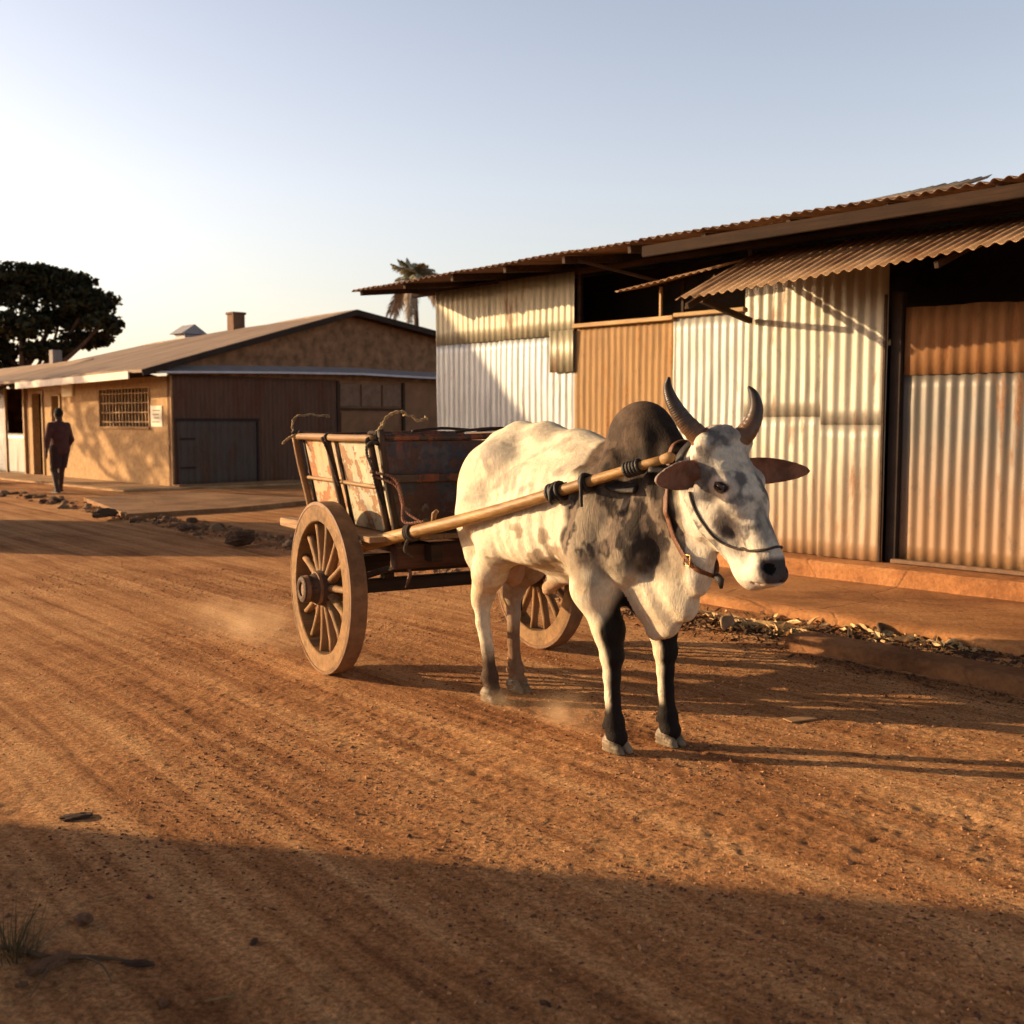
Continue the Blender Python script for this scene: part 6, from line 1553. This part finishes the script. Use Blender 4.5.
# ------------------------------------------------------------------ dust raised by wheel and hooves
def dust(name, c, r, rz, dens, label, seed):
    bm = bmesh.new(); bmesh.ops.create_icosphere(bm, subdivisions=4, radius=1)
    for q in bm.verts: q.co = Vector((q.co.x * r[0], q.co.y * r[1], q.co.z * r[2]))
    m = bpy.data.materials.new(name + '_air'); m.use_nodes = True; t = m.node_tree; t.nodes.clear(); N_ = t.nodes; L_ = t.links
    out = N_.new('ShaderNodeOutputMaterial'); pv = N_.new('ShaderNodeVolumePrincipled'); pv.inputs['Color'].default_value = (.90, .66, .42, 1); pv.inputs['Anisotropy'].default_value = .25
    tc = N_.new('ShaderNodeTexCoord'); mp = N_.new('ShaderNodeMapping'); mp.inputs['Scale'].default_value = tuple(1 / x for x in r); L_.new(tc.outputs['Object'], mp.inputs[0])
    ln = N_.new('ShaderNodeVectorMath'); ln.operation = 'LENGTH'; L_.new(mp.outputs[0], ln.inputs[0])
    fo = N_.new('ShaderNodeMapRange'); fo.inputs['From Min'].default_value = 1.0; fo.inputs['From Max'].default_value = .0; L_.new(ln.outputs['Value'], fo.inputs[0]); fo.interpolation_type = 'SMOOTHSTEP'
    no = N_.new('ShaderNodeTexNoise'); no.inputs['Scale'].default_value = 6; no.inputs['Detail'].default_value = 4; L_.new(tc.outputs['Object'], no.inputs['Vector'])
    mr = N_.new('ShaderNodeMapRange'); mr.inputs['From Min'].default_value = .40; mr.inputs['From Max'].default_value = .68; L_.new(no.outputs[0], mr.inputs[0])
    mu = N_.new('ShaderNodeMath'); mu.operation = 'MULTIPLY'; L_.new(fo.outputs[0], mu.inputs[0]); L_.new(mr.outputs[0], mu.inputs[1])
    m2_ = N_.new('ShaderNodeMath'); m2_.operation = 'MULTIPLY'; L_.new(mu.outputs[0], m2_.inputs[0]); m2_.inputs[1].default_value = dens; L_.new(m2_.outputs[0], pv.inputs['Density'])
    L_.new(pv.outputs[0], out.inputs['Volume'])
    o = bm_obj(name, bm, m, None, True); o.location = c; o.rotation_euler = (0, 0, rz); props(o, label, None, None, 'stuff')
ra = math.atan2(TQ[1], TQ[0])
g = at_ground(268, 648); dust('dust_puff', (g.x - .15, g.y + .1, .13), (.95, .42, .20), ra, 1.9, 'faint dust drifting behind the near cart wheel', 1)
g = at_ground(565, 726); dust('dust_puff', (g.x, g.y, .07), (.32, .14, .13), ra, 7.0, 'small puff of dust behind the near forehoof', 2)
g = at_ground(505, 708); dust('dust_puff', (g.x, g.y, .05), (.30, .15, .09), ra, 3.0, 'low dust around the near hind hoof', 3)

# ------------------------------------------------------------------ sky, sun, camera
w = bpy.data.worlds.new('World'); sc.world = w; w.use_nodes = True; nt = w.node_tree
bg = nt.nodes['Background']; sky = nt.nodes.new('ShaderNodeTexSky'); sky.sky_type = 'NISHITA'; sky.sun_disc = False
sky.sun_elevation = SUN_EL; az = math.atan2(SUN_D.x, SUN_D.y)   # clockwise from +Y
sky.sun_rotation = az; sky.altitude = 900; sky.air_density = 1.0; sky.dust_density = 4.0; sky.ozone_density = 1.0
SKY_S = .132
hs = nt.nodes.new('ShaderNodeHueSaturation'); hs.inputs['Saturation'].default_value = .72; nt.links.new(sky.outputs[0], hs.inputs['Color'])
mx = nt.nodes.new('ShaderNodeMix'); mx.data_type = 'RGBA'; mx.blend_type = 'MULTIPLY'; mx.inputs[0].default_value = 1; mx.inputs[7].default_value = (1.12, 1.03, .98, 1); nt.links.new(hs.outputs[0], mx.inputs[6])
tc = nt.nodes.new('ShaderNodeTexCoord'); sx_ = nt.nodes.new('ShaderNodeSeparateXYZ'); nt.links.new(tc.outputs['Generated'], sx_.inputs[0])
cr_ = nt.nodes.new('ShaderNodeValToRGB'); nt.links.new(sx_.outputs[2], cr_.inputs[0]); e_ = cr_.color_ramp.elements      # sky gradient added: overhead dimmed to cut shadow fill, low sky kept bright
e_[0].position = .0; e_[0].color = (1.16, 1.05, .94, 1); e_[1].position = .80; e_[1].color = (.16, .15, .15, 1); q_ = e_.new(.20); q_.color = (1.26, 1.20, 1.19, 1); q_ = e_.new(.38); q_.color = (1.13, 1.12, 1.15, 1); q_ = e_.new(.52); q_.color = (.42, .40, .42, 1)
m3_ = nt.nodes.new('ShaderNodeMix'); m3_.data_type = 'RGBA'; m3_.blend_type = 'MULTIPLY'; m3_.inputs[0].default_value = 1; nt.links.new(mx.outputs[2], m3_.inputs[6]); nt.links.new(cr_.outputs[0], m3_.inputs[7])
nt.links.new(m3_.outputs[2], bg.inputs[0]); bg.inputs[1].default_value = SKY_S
sl_ = bpy.data.lights.new('sun', 'SUN'); sl_.energy = 5.0; sl_.angle = R(.55); sl_.color = (1.0, .70, .385)
so = bpy.data.objects.new('sun', sl_); COL.objects.link(so)
dirv = Vector((SUN_D.x * math.cos(SUN_EL), SUN_D.y * math.cos(SUN_EL), math.sin(SUN_EL)))
so.rotation_euler = dirv.to_track_quat('Z', 'Y').to_euler(); so.location = dirv * 30
cam = bpy.data.cameras.new('camera'); co = bpy.data.objects.new('camera', cam); COL.objects.link(co); sc.camera = co
cam.sensor_width = 36; cam.lens = 36 * FPX / 1024; cam.clip_start = .05; cam.clip_end = 4000
co.location = (0, 0, CAM_H); co.rotation_euler = (math.pi / 2 - PITCH, 0, 0)
cam.dof.use_dof = True; cam.dof.focus_distance = 5.0; cam.dof.aperture_fstop = 4.0
sc.view_settings.view_transform = 'Standard'; sc.view_settings.look = 'None'; sc.view_settings.gamma = 1; sc.view_settings.exposure = .78
sc.cycles.use_denoising = True; sc.cycles.max_bounces = 6; sc.cycles.volume_bounces = 1
